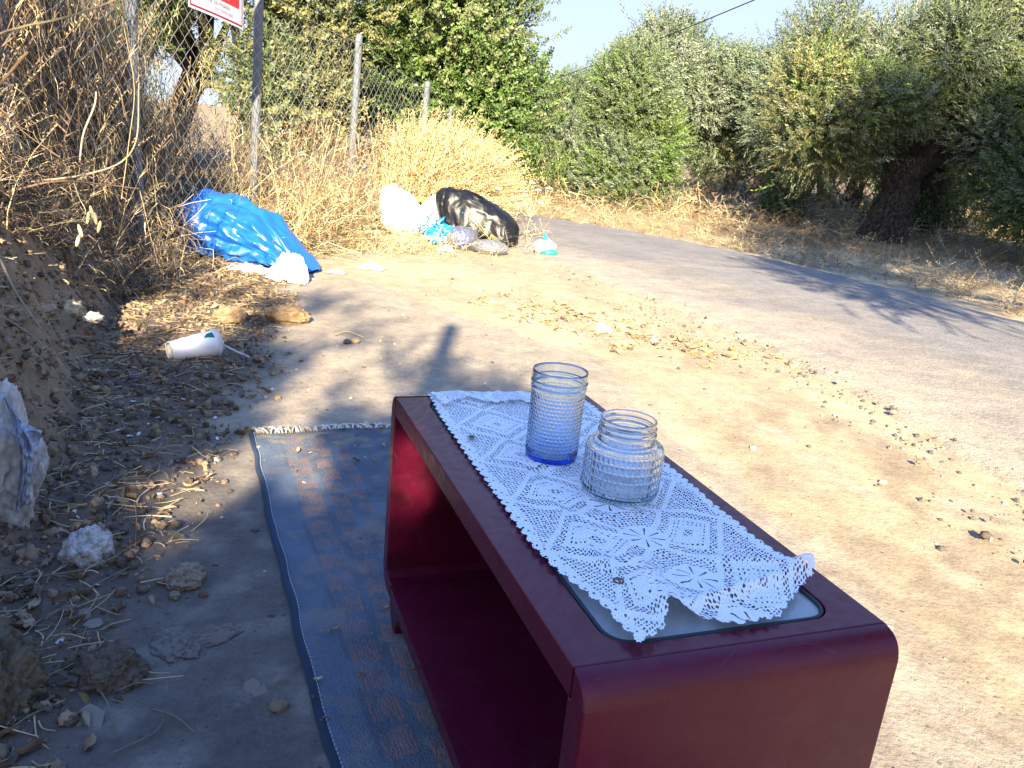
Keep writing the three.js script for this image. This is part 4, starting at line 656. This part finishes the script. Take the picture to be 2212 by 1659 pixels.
bag('white_rubbish_bag', 'second white plastic bag leaning on the black bag', [-0.82, 0, -7.78], [0.20, 0.40, 0.18], [0.80, 0.80, 0.80], { n: 34, film: { roughness: 0.5 }, amp: 0.18, f: 1.8, shape: (q) => { q.x += 0.04 * sm(0.15, 0.4, q.y); } });
bag('yellow_lid', 'small yellow plastic lid on the white bag', [-1.0, 0.315, -7.75], [0.052, 0.05, 0.045], [0.72, 0.50, 0.04], { n: 8, amp: 0.05 }).userData.category = 'lid';
{
  const b = bag('black_rubbish_bag', 'black plastic rubbish bag with folds at the right of the heap', [-0.47, 0, -7.62], [0.37, 0.50, 0.26], [0.007, 0.0075, 0.010], {
    n: 48, amp: 0.03, film: { roughness: 0.38, clearcoat: 0.0, specularIntensity: 0.6 }, shape: (q, d) => {
      const bx = Math.sign(d.x) * Math.pow(Math.abs(d.x), 0.55), t = clamp((bx + 1) / 2), topY = lin([[0, 0.47], [0.1, 0.49], [0.42, 0.47], [0.72, 0.36], [0.93, 0.27], [1, 0.24]], t);
      const by = Math.sign(d.y) * Math.pow(Math.abs(d.y), 0.5), bz = Math.sign(d.z) * Math.pow(Math.abs(d.z), 0.8);
      const y = (by + 1) / 2 * topY; q.set(bx * 0.37 + 0.03 - 0.10 * (y - 0.2) / 0.3 * (1 - t), y, bz * 0.25 * (1 - 0.55 * y / 0.5));
      const fold = Math.abs(Math.sin((q.x + 0.35 * q.y) * 22 + 2.4 * n3(q.x * 4, q.y * 2, 1))) * 0.009 + 0.014 * ridge3(q.x * 3, q.y * 2.4, q.z * 3, 3); q.z += fold * sm(-0.2, 0.5, d.z); q.y += 0.018 * ridge3(q.x * 5, 3, q.z * 4, 2) * sm(0.1, 0.4, q.y);
    } });
  // dried sprig caught on it
  const tw = [V(-0.02, 0.27, 0.31), V(0.07, 0.20, 0.33), V(0.13, 0.12, 0.34), V(0.22, 0.05, 0.33)]; 
  const sp = thing('dry_sprig', 'yellowish dry sprig lying on the black bag', 'sprig', [-0.47, gy(-0.47, -7.62), -7.62]); part('stem', tube(tw, 0.005, 0.003, 5, 10), std([0.3, 0.25, 0.1]), sp);
  for (let i = 0; i < 16; i++) { const p = tw[0].clone().lerp(tw[3], rnd()).add(V(rr(-0.04, 0.04), rr(-0.03, 0.03), rr(0, 0.02))); const l = blade([p, p.clone().add(V(rr(-0.04, 0.04), 0.02, 0.01)), p.clone().add(V(rr(-0.06, 0.06), -0.02, 0.02))], 0.012, 0.003); part('leaf', l, std([0.28, 0.24, 0.09]), sp); }
}
{ // tangle of bright blue strapping
  const g = thing('blue_strapping', 'tangle of bright blue plastic ribbon in front of the white bags', 'ribbon', [-0.74, gy(-0.74, -7.35), -7.35]);
  const ms = [phy([0.015, 0.30, 0.62], { roughness: 0.35 }), phy([0.03, 0.42, 0.72], { roughness: 0.35 }), phy([0.01, 0.2, 0.5], { roughness: 0.35 })];
  for (let i = 0; i < 60; i++) { const a = rr(0, 6.28), r = Math.sqrt(rnd()) * 0.17, o = V(Math.cos(a) * r, 0.02 + (0.20 - 0.6 * Math.max(0, Math.cos(a) * r + 0.05)) * rnd(), Math.sin(a) * r * 0.7); const pts = [o]; let d = V(rr(-1, 1), rr(-0.2, 0.9), rr(-1, 1)); for (let k = 0; k < 4; k++) { d.add(V(rr(-0.8, 0.8), rr(-0.9, 0.4), rr(-0.8, 0.8))).normalize(); const q = pts[k].clone().addScaledVector(d, 0.05); q.y = Math.max(0.006, q.y); pts.push(q); } part('ribbon', blade(new THREE.CatmullRomCurve3(pts).getPoints(10), 0.02, 0.014, rr(-3, 3)), pick(ms), g); }
  part('wadded_core', lump(14, d => d.clone().multiplyScalar(1 + 0.25 * crease(d, 2, 3)).multiply(V(0.15, 0.09, 0.11)).add(V(0, 0.08, 0))), ms[0], g);
}
bag('clear_bag', 'small clear plastic bag with blue wrapping inside, below the black bag', [-0.55, 0, -7.15], [0.13, 0.20, 0.1], [0.55, 0.57, 0.62], { n: 22, amp: 0.15, film: { transmission: 0.85, thickness: 0, roughness: 0.15 } });
{ const g = thing('blue_wrapping', 'crumpled blue plastic wrapping inside the clear bag', 'wrapping', [-0.56, gy(-0.56, -7.15), -7.15]); part('body', lump(12, d => d.clone().multiplyScalar(1 + 0.25 * crease(d, 2, 8)).multiply(V(0.08, 0.075, 0.06)).add(V(0, 0.09, 0))), film([0.05, 0.13, 0.55]), g); }
bag('clear_bag', 'second clear plastic bag lying flat at the foot of the black bag', [-0.30, 0, -7.05], [0.15, 0.12, 0.09], [0.50, 0.50, 0.53], { n: 22, amp: 0.2, film: { transmission: 0.75, thickness: 0, roughness: 0.2 } });
scrap('white_paper', 'small white paper scrap below the clear bags', 'paper', [-0.66, 0, -6.95], [0.13, 0.05, 0.09], [0.75, 0.75, 0.75], { mat: std([0.75, 0.75, 0.73]) });
{ // small knotted bag standing by the lane
  const g = bag('knotted_bag', 'small knotted carrier bag with blue handles standing by the lane', [0.17, 0, -7.3], [0.10, 0.165, 0.085], [0.5, 0.55, 0.57], { n: 22, amp: 0.12, film: { transmission: 0.35, thickness: 0, roughness: 0.3 }, shape: q => { const k = 1 - 0.55 * sm(0.11, 0.17, q.y); q.x *= k; q.z *= k; } });
  const bm = phy([0.02, 0.25, 0.55], { roughness: 0.35 }); 
  part('handle', blade([V(-0.01, 0.15, 0.03), V(-0.04, 0.165, 0.04), V(-0.09, 0.162, 0.045)], 0.026, 0.022, 0.6), bm, g); part('handle', blade([V(-0.01, 0.15, 0.03), V(-0.012, 0.18, 0.035), V(-0.02, 0.215, 0.035)], 0.026, 0.02, 0.2), bm, g);
  part('knot', lump(6, d => d.clone().multiplyScalar(0.022 * (1 + 0.3 * crease(d, 2, 2))).add(V(-0.005, 0.152, 0.028))), phy([0.03, 0.4, 0.6], { roughness: 0.35 }), g);
  part('green_print', lump(10, d => d.clone().multiply(V(0.075, 0.035, 0.05)).multiplyScalar(1 + 0.2 * crease(d, 2, 5)).add(V(0.035, 0.042, 0.05))), phy([0.02, 0.42, 0.2], { roughness: 0.4 }), g);
}
{ // paper cup lying on its side
  const a = V(-1.36, 0, -3.13), b = V(-1.225, 0, -3.265), ax = b.clone().sub(a).normalize(), L = 0.185, ra = 0.040, rb = 0.056;
  const g = thing('paper_cup', 'white paper cup with lid lying on its side in the litter', 'cup', [a.x, gy(a.x, a.z), a.z]);
  const y0 = gy(-1.29, -3.2) - gy(a.x, a.z) - 0.004, dir = V(ax.x * L, rb - ra, ax.z * L).normalize(), q = new THREE.Quaternion().setFromUnitVectors(V(0, 1, 0), dir);
  const cv = document.createElement('canvas'); cv.width = 1024; cv.height = 512; const c = cv.getContext('2d'); c.fillStyle = '#cfcfd3'; c.fillRect(0, 0, 1024, 512);
  c.fillStyle = '#0e5a4c'; for (const x of [300, 812]) { c.beginPath(); c.moveTo(x - 52, 40); c.lineTo(x + 46, 40); c.lineTo(x + 34, 104); c.lineTo(x - 22, 158); c.lineTo(x - 34, 104); c.closePath(); c.fill(); }
  c.strokeStyle = '#c4c4c8'; c.lineWidth = 2; c.beginPath(); c.moveTo(560, 0); c.lineTo(560, 512); c.stroke();
  const t = new THREE.CanvasTexture(cv); t.colorSpace = THREE.SRGBColorSpace; t.wrapS = THREE.RepeatWrapping;
  const wall = grid(64, 24, (u, v) => { const A = u * 2 * Math.PI, r = mix(ra, rb, v) + 0.0008 * fbm(u * 6, v * 3, 2) + (v > 0.135 && v < 0.15 ? -0.0009 : 0); return [r * Math.cos(A), v * L, r * Math.sin(A)]; }, true);
  const pm = std([1, 1, 1], { map: t, roughness: 0.45 });
  const gi2 = new THREE.Group(); 
  const put = (n, ge, m) => { ge.applyQuaternion(q); ge.translate(0, ra + y0, 0); part(n, ge, m, g); };
  put('wall', wall, pm);
  put('recessed_base', new THREE.CircleGeometry(ra - 0.0006, 40).rotateX(-Math.PI / 2).translate(0, 0.016, 0), std([0.55, 0.52, 0.46]));
  put('base_rim', new THREE.TorusGeometry(ra - 0.001, 0.0016, 8, 48).rotateX(Math.PI / 2), std([0.78, 0.78, 0.8], { roughness: 0.5 }));
  put('rim', new THREE.TorusGeometry(rb + 0.001, 0.0034, 10, 56).rotateX(Math.PI / 2).translate(0, L, 0), std([0.8, 0.8, 0.8], { roughness: 0.4 }));
  put('lid', new THREE.LatheGeometry([[rb + 0.004, L - 0.003], [rb + 0.005, L + 0.006], [rb - 0.004, L + 0.010], [rb - 0.008, L + 0.018], [0.001, L + 0.019]].map(p => new THREE.Vector2(...p)), 48), phy([0.7, 0.72, 0.74], { roughness: 0.2, transmission: 0.4, thickness: 0 }));
  const s = part('drinking_straw', tube([V(-1.215, gy(-1.22, -3.27) + 0.045, -3.275), V(-1.14, gy(-1.14, -3.26) + 0.018, -3.26), V(-1.08, gy(-1.08, -3.25) + 0.012, -3.245)], 0.0045, 0.0045, 8, 12), phy([0.72, 0.72, 0.75], { roughness: 0.3, transmission: 0.4, thickness: 0 })); tag(s, 'pale plastic drinking straw poking out past the cup lid', 'straw');
}
// ---------------------------------------------------------------- rocks and clods
function rock(name, label, cat, p, s, col, o = {}) {
  const k = o.k ?? rr(0, 80), g = lump(o.n ?? 14, d => { const q = d.clone().multiplyScalar(1 + (o.amp ?? 0.22) * (fbm3(d.x * 1.3 + k, d.y * 1.3, d.z * 1.3, 4) * 1.4 + (o.rough ?? 0.35) * ridge3(d.x * 3 + k, d.y * 3, d.z * 3, 3)) + (o.grainy ?? 0.015) * (fbm3(d.x * 8, d.y * 8 + k, d.z * 8, 3) + 0.8 * n3(d.x * 26, d.y * 26, d.z * 26 + k))); q.x *= s[0]; q.y *= s[1]; q.z *= s[2]; return q; });
  const n = g.attributes.position, cols = []; for (let i = 0; i < n.count; i++) { const x = n.getX(i) / s[0], y = n.getY(i) / s[1], z = n.getZ(i) / s[2]; const t = fbm3(x * 2 + k, y * 2, z * 2, 4), w = 1 + 0.5 * fbm3(x * 7, y * 7 + k, z * 7, 3); const c = lerp3(col, o.col2 ?? [col[0] * 0.65, col[1] * 0.6, col[2] * 0.55], sm(-0.1, 0.35, t)); cols.push(c[0] * w, c[1] * w, c[2] * w); }
  g.setAttribute('color', new THREE.Float32BufferAttribute(cols, 3));
  const m = part(name, g, std([1, 1, 1], { vertexColors: true, roughness: 0.95 })); m.position.set(p[0], gy(p[0], p[2]) + (p[1] ?? s[1] * 0.55), p[2]); m.rotation.y = o.turn ?? rr(0, 6); return tag(m, label, cat, o.group);
}
rock('clay_clod', 'oval tan clay clod on the trodden ground beyond the cup', 'clod', [-1.14, 0.035, -3.98], [0.105, 0.05, 0.06], [0.36, 0.24, 0.12], { turn: 0.1, amp: 0.15 });
rock('clay_clod', 'half buried brown clod left of the oval one', 'clod', [-1.38, 0.02, -3.85], [0.075, 0.05, 0.06], [0.30, 0.20, 0.11], {});
rock('pale_boulder', 'large whitish boulder leaning against the bank at the left edge', 'boulder', [-1.185, -0.07, -1.72], [0.115, 0.20, 0.12], [0.46, 0.43, 0.39], { n: 36, grainy: 0.035, amp: 0.2, rough: 0.12, col2: [0.32, 0.29, 0.26], turn: 0.4, k: 11 });
rock('grey_rock', 'small pointed pale grey rock amid twigs left of the rug', 'rock', [-0.905, 0.02, -1.63], [0.052, 0.048, 0.045], [0.45, 0.42, 0.38], { n: 22, k: 5, amp: 0.2, rough: 0.15 });
rock('clay_lump', 'large dark clay lump in the lower left corner', 'clod', [-0.84, 0.01, -1.17], [0.095, 0.10, 0.08], [0.12, 0.09, 0.055], { n: 40, rough: 0.2, grainy: 0.05, k: 21 });
rock('clay_lump', 'crumbly clay lump right of the corner one', 'clod', [-0.675, -0.01, -1.26], [0.06, 0.05, 0.055], [0.11, 0.082, 0.054], { n: 26, rough: 0.3, grainy: 0.06, k: 33 });
rock('clay_clod', 'flat broken clay crust left of the rug', 'clod', [-0.60, 0.0, -1.37], [0.06, 0.009, 0.04], [0.15, 0.125, 0.10], {});
rock('clay_clod', 'second flat broken clay crust nearer the rug', 'clod', [-0.53, 0.0, -1.41], [0.045, 0.009, 0.03], [0.16, 0.13, 0.10], {});
rock('clay_clod', 'rounded clod between the twigs and the bare ground', 'clod', [-0.665, 0.008, -1.58], [0.042, 0.03, 0.038], [0.25, 0.19, 0.13], {});
{ // torn plastic sheet hanging over the boulder's right side
  const o = at(70, 900, 1.68), k = (u, v, d) => at(u, v, d).sub(o);
  const A = k(5, 845, 1.74), B = k(92, 930, 1.72), D = k(72, 1010, 1.66), E2 = k(40, 1110, 1.66), F2 = k(58, 940, 1.63);
  const g = grid(40, 50, (u, v) => { const p = A.clone().lerp(B, u).lerp(F2.clone().lerp(D, u), sm(0, 0.6, v)).lerp(E2.clone().add(V(0.02 * u, 0, 0)), sm(0.45, 1.05, v) * (1 - 0.25 * u)); const c = 0.022 * ridge3(u * 2.2, v * 3, 4, 3) + 0.010 * fbm(u * 9, v * 9, 2); return [p.x + c * 0.6, p.y + c * 0.4, p.z + c + 0.03 * Math.sin(u * 3.1)]; });
  const m = part('plastic_sheet', g, film([0.34, 0.38, 0.48], { roughness: 0.45, transmission: 0.3, thickness: 0 })); m.position.copy(o); tag(m, 'crumpled grey blue plastic sheet hanging over the pale boulder', 'plastic sheet');
}
// broken foam and shell pieces on the bank
for (const [x, z, y, s, c, lb] of [[-1.79, -3.2, 0.155, [0.055, 0.04, 0.04], [0.48, 0.38, 0.22], 'beige broken block lying on the bank ledge'], [-1.80, -3.02, 0.15, [0.06, 0.022, 0.035], [0.36, 0.25, 0.16], 'flat brown shard left of the beige block'], [-1.67, -3.15, 0.15, [0.035, 0.02, 0.035], [0.5, 0.46, 0.36], 'small pale curled shell right of the beige block']])
  { const o = rock('broken_piece', lb, 'debris', [x, 0, z], s, c, { n: 6, amp: 0.3 }); o.position.y = Math.max(gy(x, z) + s[1] * 0.4, y); }
// white chips strewn over the litter
const chipM = [std([0.62, 0.64, 0.68], { roughness: 0.6 }), std([0.55, 0.55, 0.55], { roughness: 0.6 }), std([0.68, 0.66, 0.6], { roughness: 0.6 })];
const chipG = [0, 1, 2, 3].map(k => { const s = new THREE.Shape(); const n = 5 + k % 2; for (let i = 0; i < n; i++) { const a = i / n * 6.283, r = rr(0.6, 1.1); s[i ? 'lineTo' : 'moveTo'](Math.cos(a) * r, Math.sin(a) * r * 0.65); } s.closePath(); const e = new THREE.ExtrudeGeometry(s, { depth: 0.18, bevelEnabled: true, bevelSize: 0.06, bevelThickness: 0.06, bevelSegments: 1 }); e.rotateX(-Math.PI / 2); return e; });
const W0 = (u, v) => { let p = at(u, v, 3), k; const d = p.clone().sub(camera.position); for (let t = 0.5, i = 0; i < 800; i++, t += 0.006) { k = camera.position.clone().addScaledVector(d, t / 3 * 1); if (k.y < gy(k.x, k.z)) return k; } return k; };
[[270, 593], [310, 742], [288, 772], [262, 888], [254, 932], [320, 918], [287, 870], [465, 905], [230, 1048], [345, 1070], [160, 1110], [170, 1122], [215, 745], [640, 800], [210, 1268], [108, 1280], [490, 768], [420, 620], [360, 880], [300, 940], [280, 945], [470, 950], [130, 1390], [270, 1420], [618, 1262], [340, 905], [395, 865], [505, 790]].forEach(([u, v], i) => { const p = W0(u, v); const o = part('white_chip', chipG[i % 4], chipM[i % 3]); o.position.copy(p).add(V(0, 0.004, 0)); const s = rr(0.006, 0.011) * (1 + 0.15 * (-p.z - 2)); o.scale.setScalar(s); o.rotation.set(rr(-0.5, 0.5), rr(0, 6), rr(-0.5, 0.5)); tag(o, 'small white plaster chip lying in the brown litter left of the rug', 'chip', 'white chips in the litter'); });
{ const p = W0(285, 817), o = part('blue_shard', chipG[1], phy([0.01, 0.12, 0.5], { roughness: 0.3 })); o.position.copy(p).add(V(0, 0.006, 0)); o.scale.setScalar(0.016); o.rotation.set(0.9, 0.4, 0.3); tag(o, 'bright blue plastic shard in the litter below the cup', 'shard'); }
[[195, 1560, 0.028], [545, 1490, 0.02], [560, 1500, 0.018], [205, 1355, 0.02], [180, 1335, 0.016]].forEach(([u, v, s], i) => { const p = W0(u, v), o = part('grey_shard', chipG[(i + 2) % 4], std([0.20, 0.165, 0.13])); o.position.copy(p).add(V(0, 0.006, 0)); o.scale.set(s, s * 0.5, s * 1.6); o.rotation.set(rr(0.2, 0.7), rr(0, 6), rr(-0.4, 0.4)); tag(o, 'thin brown tile shard on the bare ground left of the rug', 'shard', 'brown shards by the rug'); });
// white paper on the far sand
scrap('white_paper', 'crumpled white tissue on the sunlit leaf litter', 'paper', [0.47, 0, -4.48], [0.10, 0.045, 0.08], [0.8, 0.8, 0.8], { mat: std([0.8, 0.8, 0.78]) });
scrap('white_paper', 'small white scrap at the edge of the sunlit litter', 'paper', [0.74, 0, -4.36], [0.045, 0.018, 0.035], [0.8, 0.8, 0.8], { mat: std([0.75, 0.75, 0.73]), n: 16 });
branch('bent dry twig on the trodden ground beyond the rug', [W0(722, 728).add(V(0, 0.01, 0)), W0(748, 722).add(V(0, 0.014, 0)), W0(785, 732).add(V(0, 0.008, 0))], 0.005, 0.004, [0.5, 0.38, 0.2], 'dry_twig');
rock('pebble', 'tan pebble beside a dark one on the trodden ground', 'pebble', [W0(768, 742).x, 0.012, W0(768, 742).z], [0.02, 0.013, 0.016], [0.45, 0.33, 0.2], { n: 5 });
rock('pebble', 'dark grey pebble left of the tan pebble', 'pebble', [W0(750, 743).x, 0.01, W0(750, 743).z], [0.018, 0.012, 0.014], [0.06, 0.06, 0.07], { n: 5 });
const twigLines = [[[0, 1262], [90, 1255], [200, 1235], [300, 1180]], [[40, 1395], [110, 1330]], [[290, 1085], [292, 1190]], [[160, 1300], [260, 1245], [330, 1215]], [[210, 1490], [250, 1590]], [[245, 1640], [340, 1590], [355, 1560]], [[240, 1520], [310, 1560]], [[255, 1500], [330, 1485]], [[310, 1050], [380, 1052]], [[130, 1220], [200, 1150]], [[0, 1600], [120, 1530]], [[600, 1480], [640, 1490]], [[690, 1560], [720, 1570]], [[330, 1540], [420, 1590]]];
twigLines.forEach((l, i) => branch(['long curved root lying among the left foreground litter', 'short pale twig left of the clay lump'][i] ?? 'thin dry twig lying on the left foreground litter', l.length > 2 ? l.map(([u, v], k) => W0(u, v).add(V(0, 0.012, 0))) : [W0(...l[0]).add(V(0, 0.008, 0)), W0((l[0][0] + l[1][0]) / 2 + 4, (l[0][1] + l[1][1]) / 2 - 3).add(V(0, 0.014, 0)), W0(...l[1]).add(V(0, 0.008, 0))], i === 0 ? 0.0045 : 0.003, 0.002, [0.33, 0.26, 0.17], 'dry_twig').userData.group = i > 1 ? 'thin twigs in the left foreground' : undefined);
// ---------------------------------------------------------------- uncountable litter
const pebG = [0, 1, 2].map(k => lump(2, d => d.clone().multiplyScalar(1 + 0.45 * n3(d.x * 1.6 + k * 9, d.y * 1.6, d.z * 1.6) + 0.25 * n3(d.x * 4, d.y * 4 + k * 5, d.z * 4)).multiply(V(1, 0.65, 0.85))));
const leafG = [0, 1, 2].map(k => grid(3, 4, (u, v) => [(u - 0.5) * (0.34 + 0.1 * k) * Math.sin(Math.PI * (0.06 + 0.86 * v)) + 0.1 * Math.sin(v * 4 + k), 0.25 * Math.pow(u - 0.5, 2) * 2 * (1 + k * 0.6) + 0.14 * Math.sin(v * 4 + k * 2), v - 0.5]));
const stickG = [tube([V(-0.5, 0, 0), V(0, 0.04, 0.03), V(0.5, 0, -0.02)], 0.02, 0.015, 4, 4), tube([V(-0.5, 0, 0), V(0.1, 0.03, 0.1), V(0.5, 0.02, -0.05)], 0.026, 0.012, 4, 4)];
const inLitter = () => { for (;;) { const z = -0.85 - 5.2 * Math.pow(rnd(), 1.2), x = rr(-2.3, -0.2); if (rnd() < litter(x, z) && x > lin(XB, z) - 0.35) return [x, z]; } };
scatter('soil_crumbs', 'crumbs of brown soil strewn over the litter', 'soil', pebG, std([1, 1, 1], { roughness: 0.98 }), 9000, () => { const [x, z] = inLitter(); const s = Math.pow(rnd(), 4) * 0.013 + 0.002; return { p: V(x, gy(x, z) + s * 0.3, z), e: [rr(0, 6), rr(0, 6), rr(0, 6)], s, c: vary(pick([[0.15, 0.105, 0.07], [0.22, 0.16, 0.10], [0.10, 0.075, 0.052], [0.28, 0.20, 0.12]]), 0.25) }; });
scatter('bank_clods', 'crumbled clods on the face of the earth bank', 'soil', pebG, std([1, 1, 1], { roughness: 0.98 }), 2000, () => { const z = rr(-0.9, -5.2), x = lin(XB, z) - lin(WB, z) * rr(-0.15, 1.3), s = Math.pow(rnd(), 5) * 0.022 + 0.003; return { p: V(x, gy(x, z) + s * 0.15, z), e: [rr(0, 6), rr(0, 6), rr(0, 6)], s, c: vary(pick([[0.24, 0.165, 0.10], [0.19, 0.13, 0.08], [0.30, 0.21, 0.12]]), 0.25) }; });
scatter('leaf_litter', 'dry curled leaves in the litter left of the rug', 'leaves', leafG, std([1, 1, 1], { roughness: 0.8 }), 3400, () => { const [x, z] = inLitter(); return { p: V(x, gy(x, z) + 0.006, z), e: [rr(-0.7, 0.7), rr(0, 6), rr(-0.7, 0.7)], s: 0.010 + 0.034 * Math.pow(rnd(), 2.5), c: vary(pick([[0.19, 0.12, 0.065], [0.25, 0.175, 0.095], [0.14, 0.088, 0.052], [0.30, 0.235, 0.145], [0.10, 0.073, 0.05]]), 0.25) }; });
scatter('straw_bits', 'broken straw and twig bits in the litter left of the rug', 'straw', stickG, std([1, 1, 1], { roughness: 0.85 }), 1700, () => { const [x, z] = inLitter(); return { p: V(x, gy(x, z) + 0.007, z), e: [rr(-0.2, 0.2), rr(0, 6.28), rr(-0.2, 0.2)], s: V(rr(0.03, 0.11), 0.07, 0.07), c: vary(pick([...STRAW, [0.2, 0.14, 0.09]]), 0.3) }; });
// sunlit litter patch and grit on the sand
scatter('sand_litter', 'straw and leaf bits on the sunlit sand beyond the table', 'litter', [...stickG, ...leafG], std([1, 1, 1], { roughness: 0.85 }), 1500, () => { const t = rnd(), x = mix(-0.05, 1.15, t) + rr(-0.35, 0.35), z = mix(-5.05, -4.15, t) + rr(-0.4, 0.4); if (rnd() > sm(-0.25, 0.3, fbm(x * 2.2, z * 2.2, 3) + 0.25 - Math.abs((z + 4.6) * 0.8 - (0.55 - x) * -0.55) * 0.8)) return; return { p: V(x, gy(x, z) + 0.004, z), e: [rr(-0.3, 0.3), rr(0, 6.28), rr(-0.3, 0.3)], s: 0.012 + 0.05 * Math.pow(rnd(), 3), c: vary(pick([[0.36, 0.27, 0.14], [0.28, 0.19, 0.10], [0.22, 0.14, 0.08], [0.42, 0.33, 0.18]]), 0.3) }; });
scatter('grit', 'small grit and chaff scattered over the sandy ground', 'gravel', [...pebG, ...stickG], std([1, 1, 1], { roughness: 0.95 }), 5200, () => { const z = -0.95 - 6.5 * Math.pow(rnd(), 1.3), x = rr(-0.9, 3.2); if (n2(x * 0.9, z * 0.9) < rr(-0.9, 0.5)) return; const s = Math.pow(rnd(), 6) * 0.008 + 0.0014; return { p: V(x, Math.max(gy(x, z), x > 1.4 ? 0.02 : -1) + s * 0.3, z), e: [rr(-0.4, 0.4), rr(0, 6), rr(-0.4, 0.4)], s: s * (rnd() < 0.25 ? 2 : 1), c: vary(pick([[0.16, 0.12, 0.08], [0.35, 0.28, 0.19], [0.10, 0.08, 0.065], [0.48, 0.42, 0.32]]), 0.3) }; });
scatter('asphalt_crumbs', 'dark crumbs of asphalt and gravel along the near edge of the lane', 'gravel', pebG, std([1, 1, 1], { roughness: 0.97 }), 3000, () => { const z = rr(-1.0, -6.8), e = lin([[-7, 0.35], [-5, 0.9], [-4.2, 1.3], [-3.2, 1.6], [-1, 1.75]], z), x = e + rr(-1, 1) * rr(0.02, 0.45); if (n2(x * 2.5, z * 1.4) < rr(-0.8, 0.6)) return; const s = Math.pow(rnd(), 6) * 0.010 + 0.0018; return { p: V(x, Math.max(gy(x, z), x > e + 0.1 ? 0.018 : -1) + s * 0.3, z), e: [rr(0, 6), rr(0, 6), rr(0, 6)], s, c: vary(pick([[0.12, 0.10, 0.085], [0.20, 0.16, 0.12], [0.30, 0.24, 0.17], [0.08, 0.07, 0.065]]), 0.3) }; });
scatter('rug_chaff', 'chaff and bits of dry leaf on the rug', 'litter', [...stickG, ...leafG], std([1, 1, 1], { roughness: 0.9 }), 150, () => { const s = rr(0.3, 2.0), t = rr(-0.2, 0.1) + (s > 0.95 ? rnd() * 0.3 : 0), p = onTable(s, t); return { p: V(p.x, gy(p.x, p.z) + 0.014, p.z), e: [0, rr(0, 6), 0], s: 0.005 + 0.018 * Math.pow(rnd(), 3), c: vary(pick([[0.3, 0.22, 0.13], [0.14, 0.09, 0.06], [0.45, 0.36, 0.22]]), 0.3) }; });
renderer.render(scene, camera);
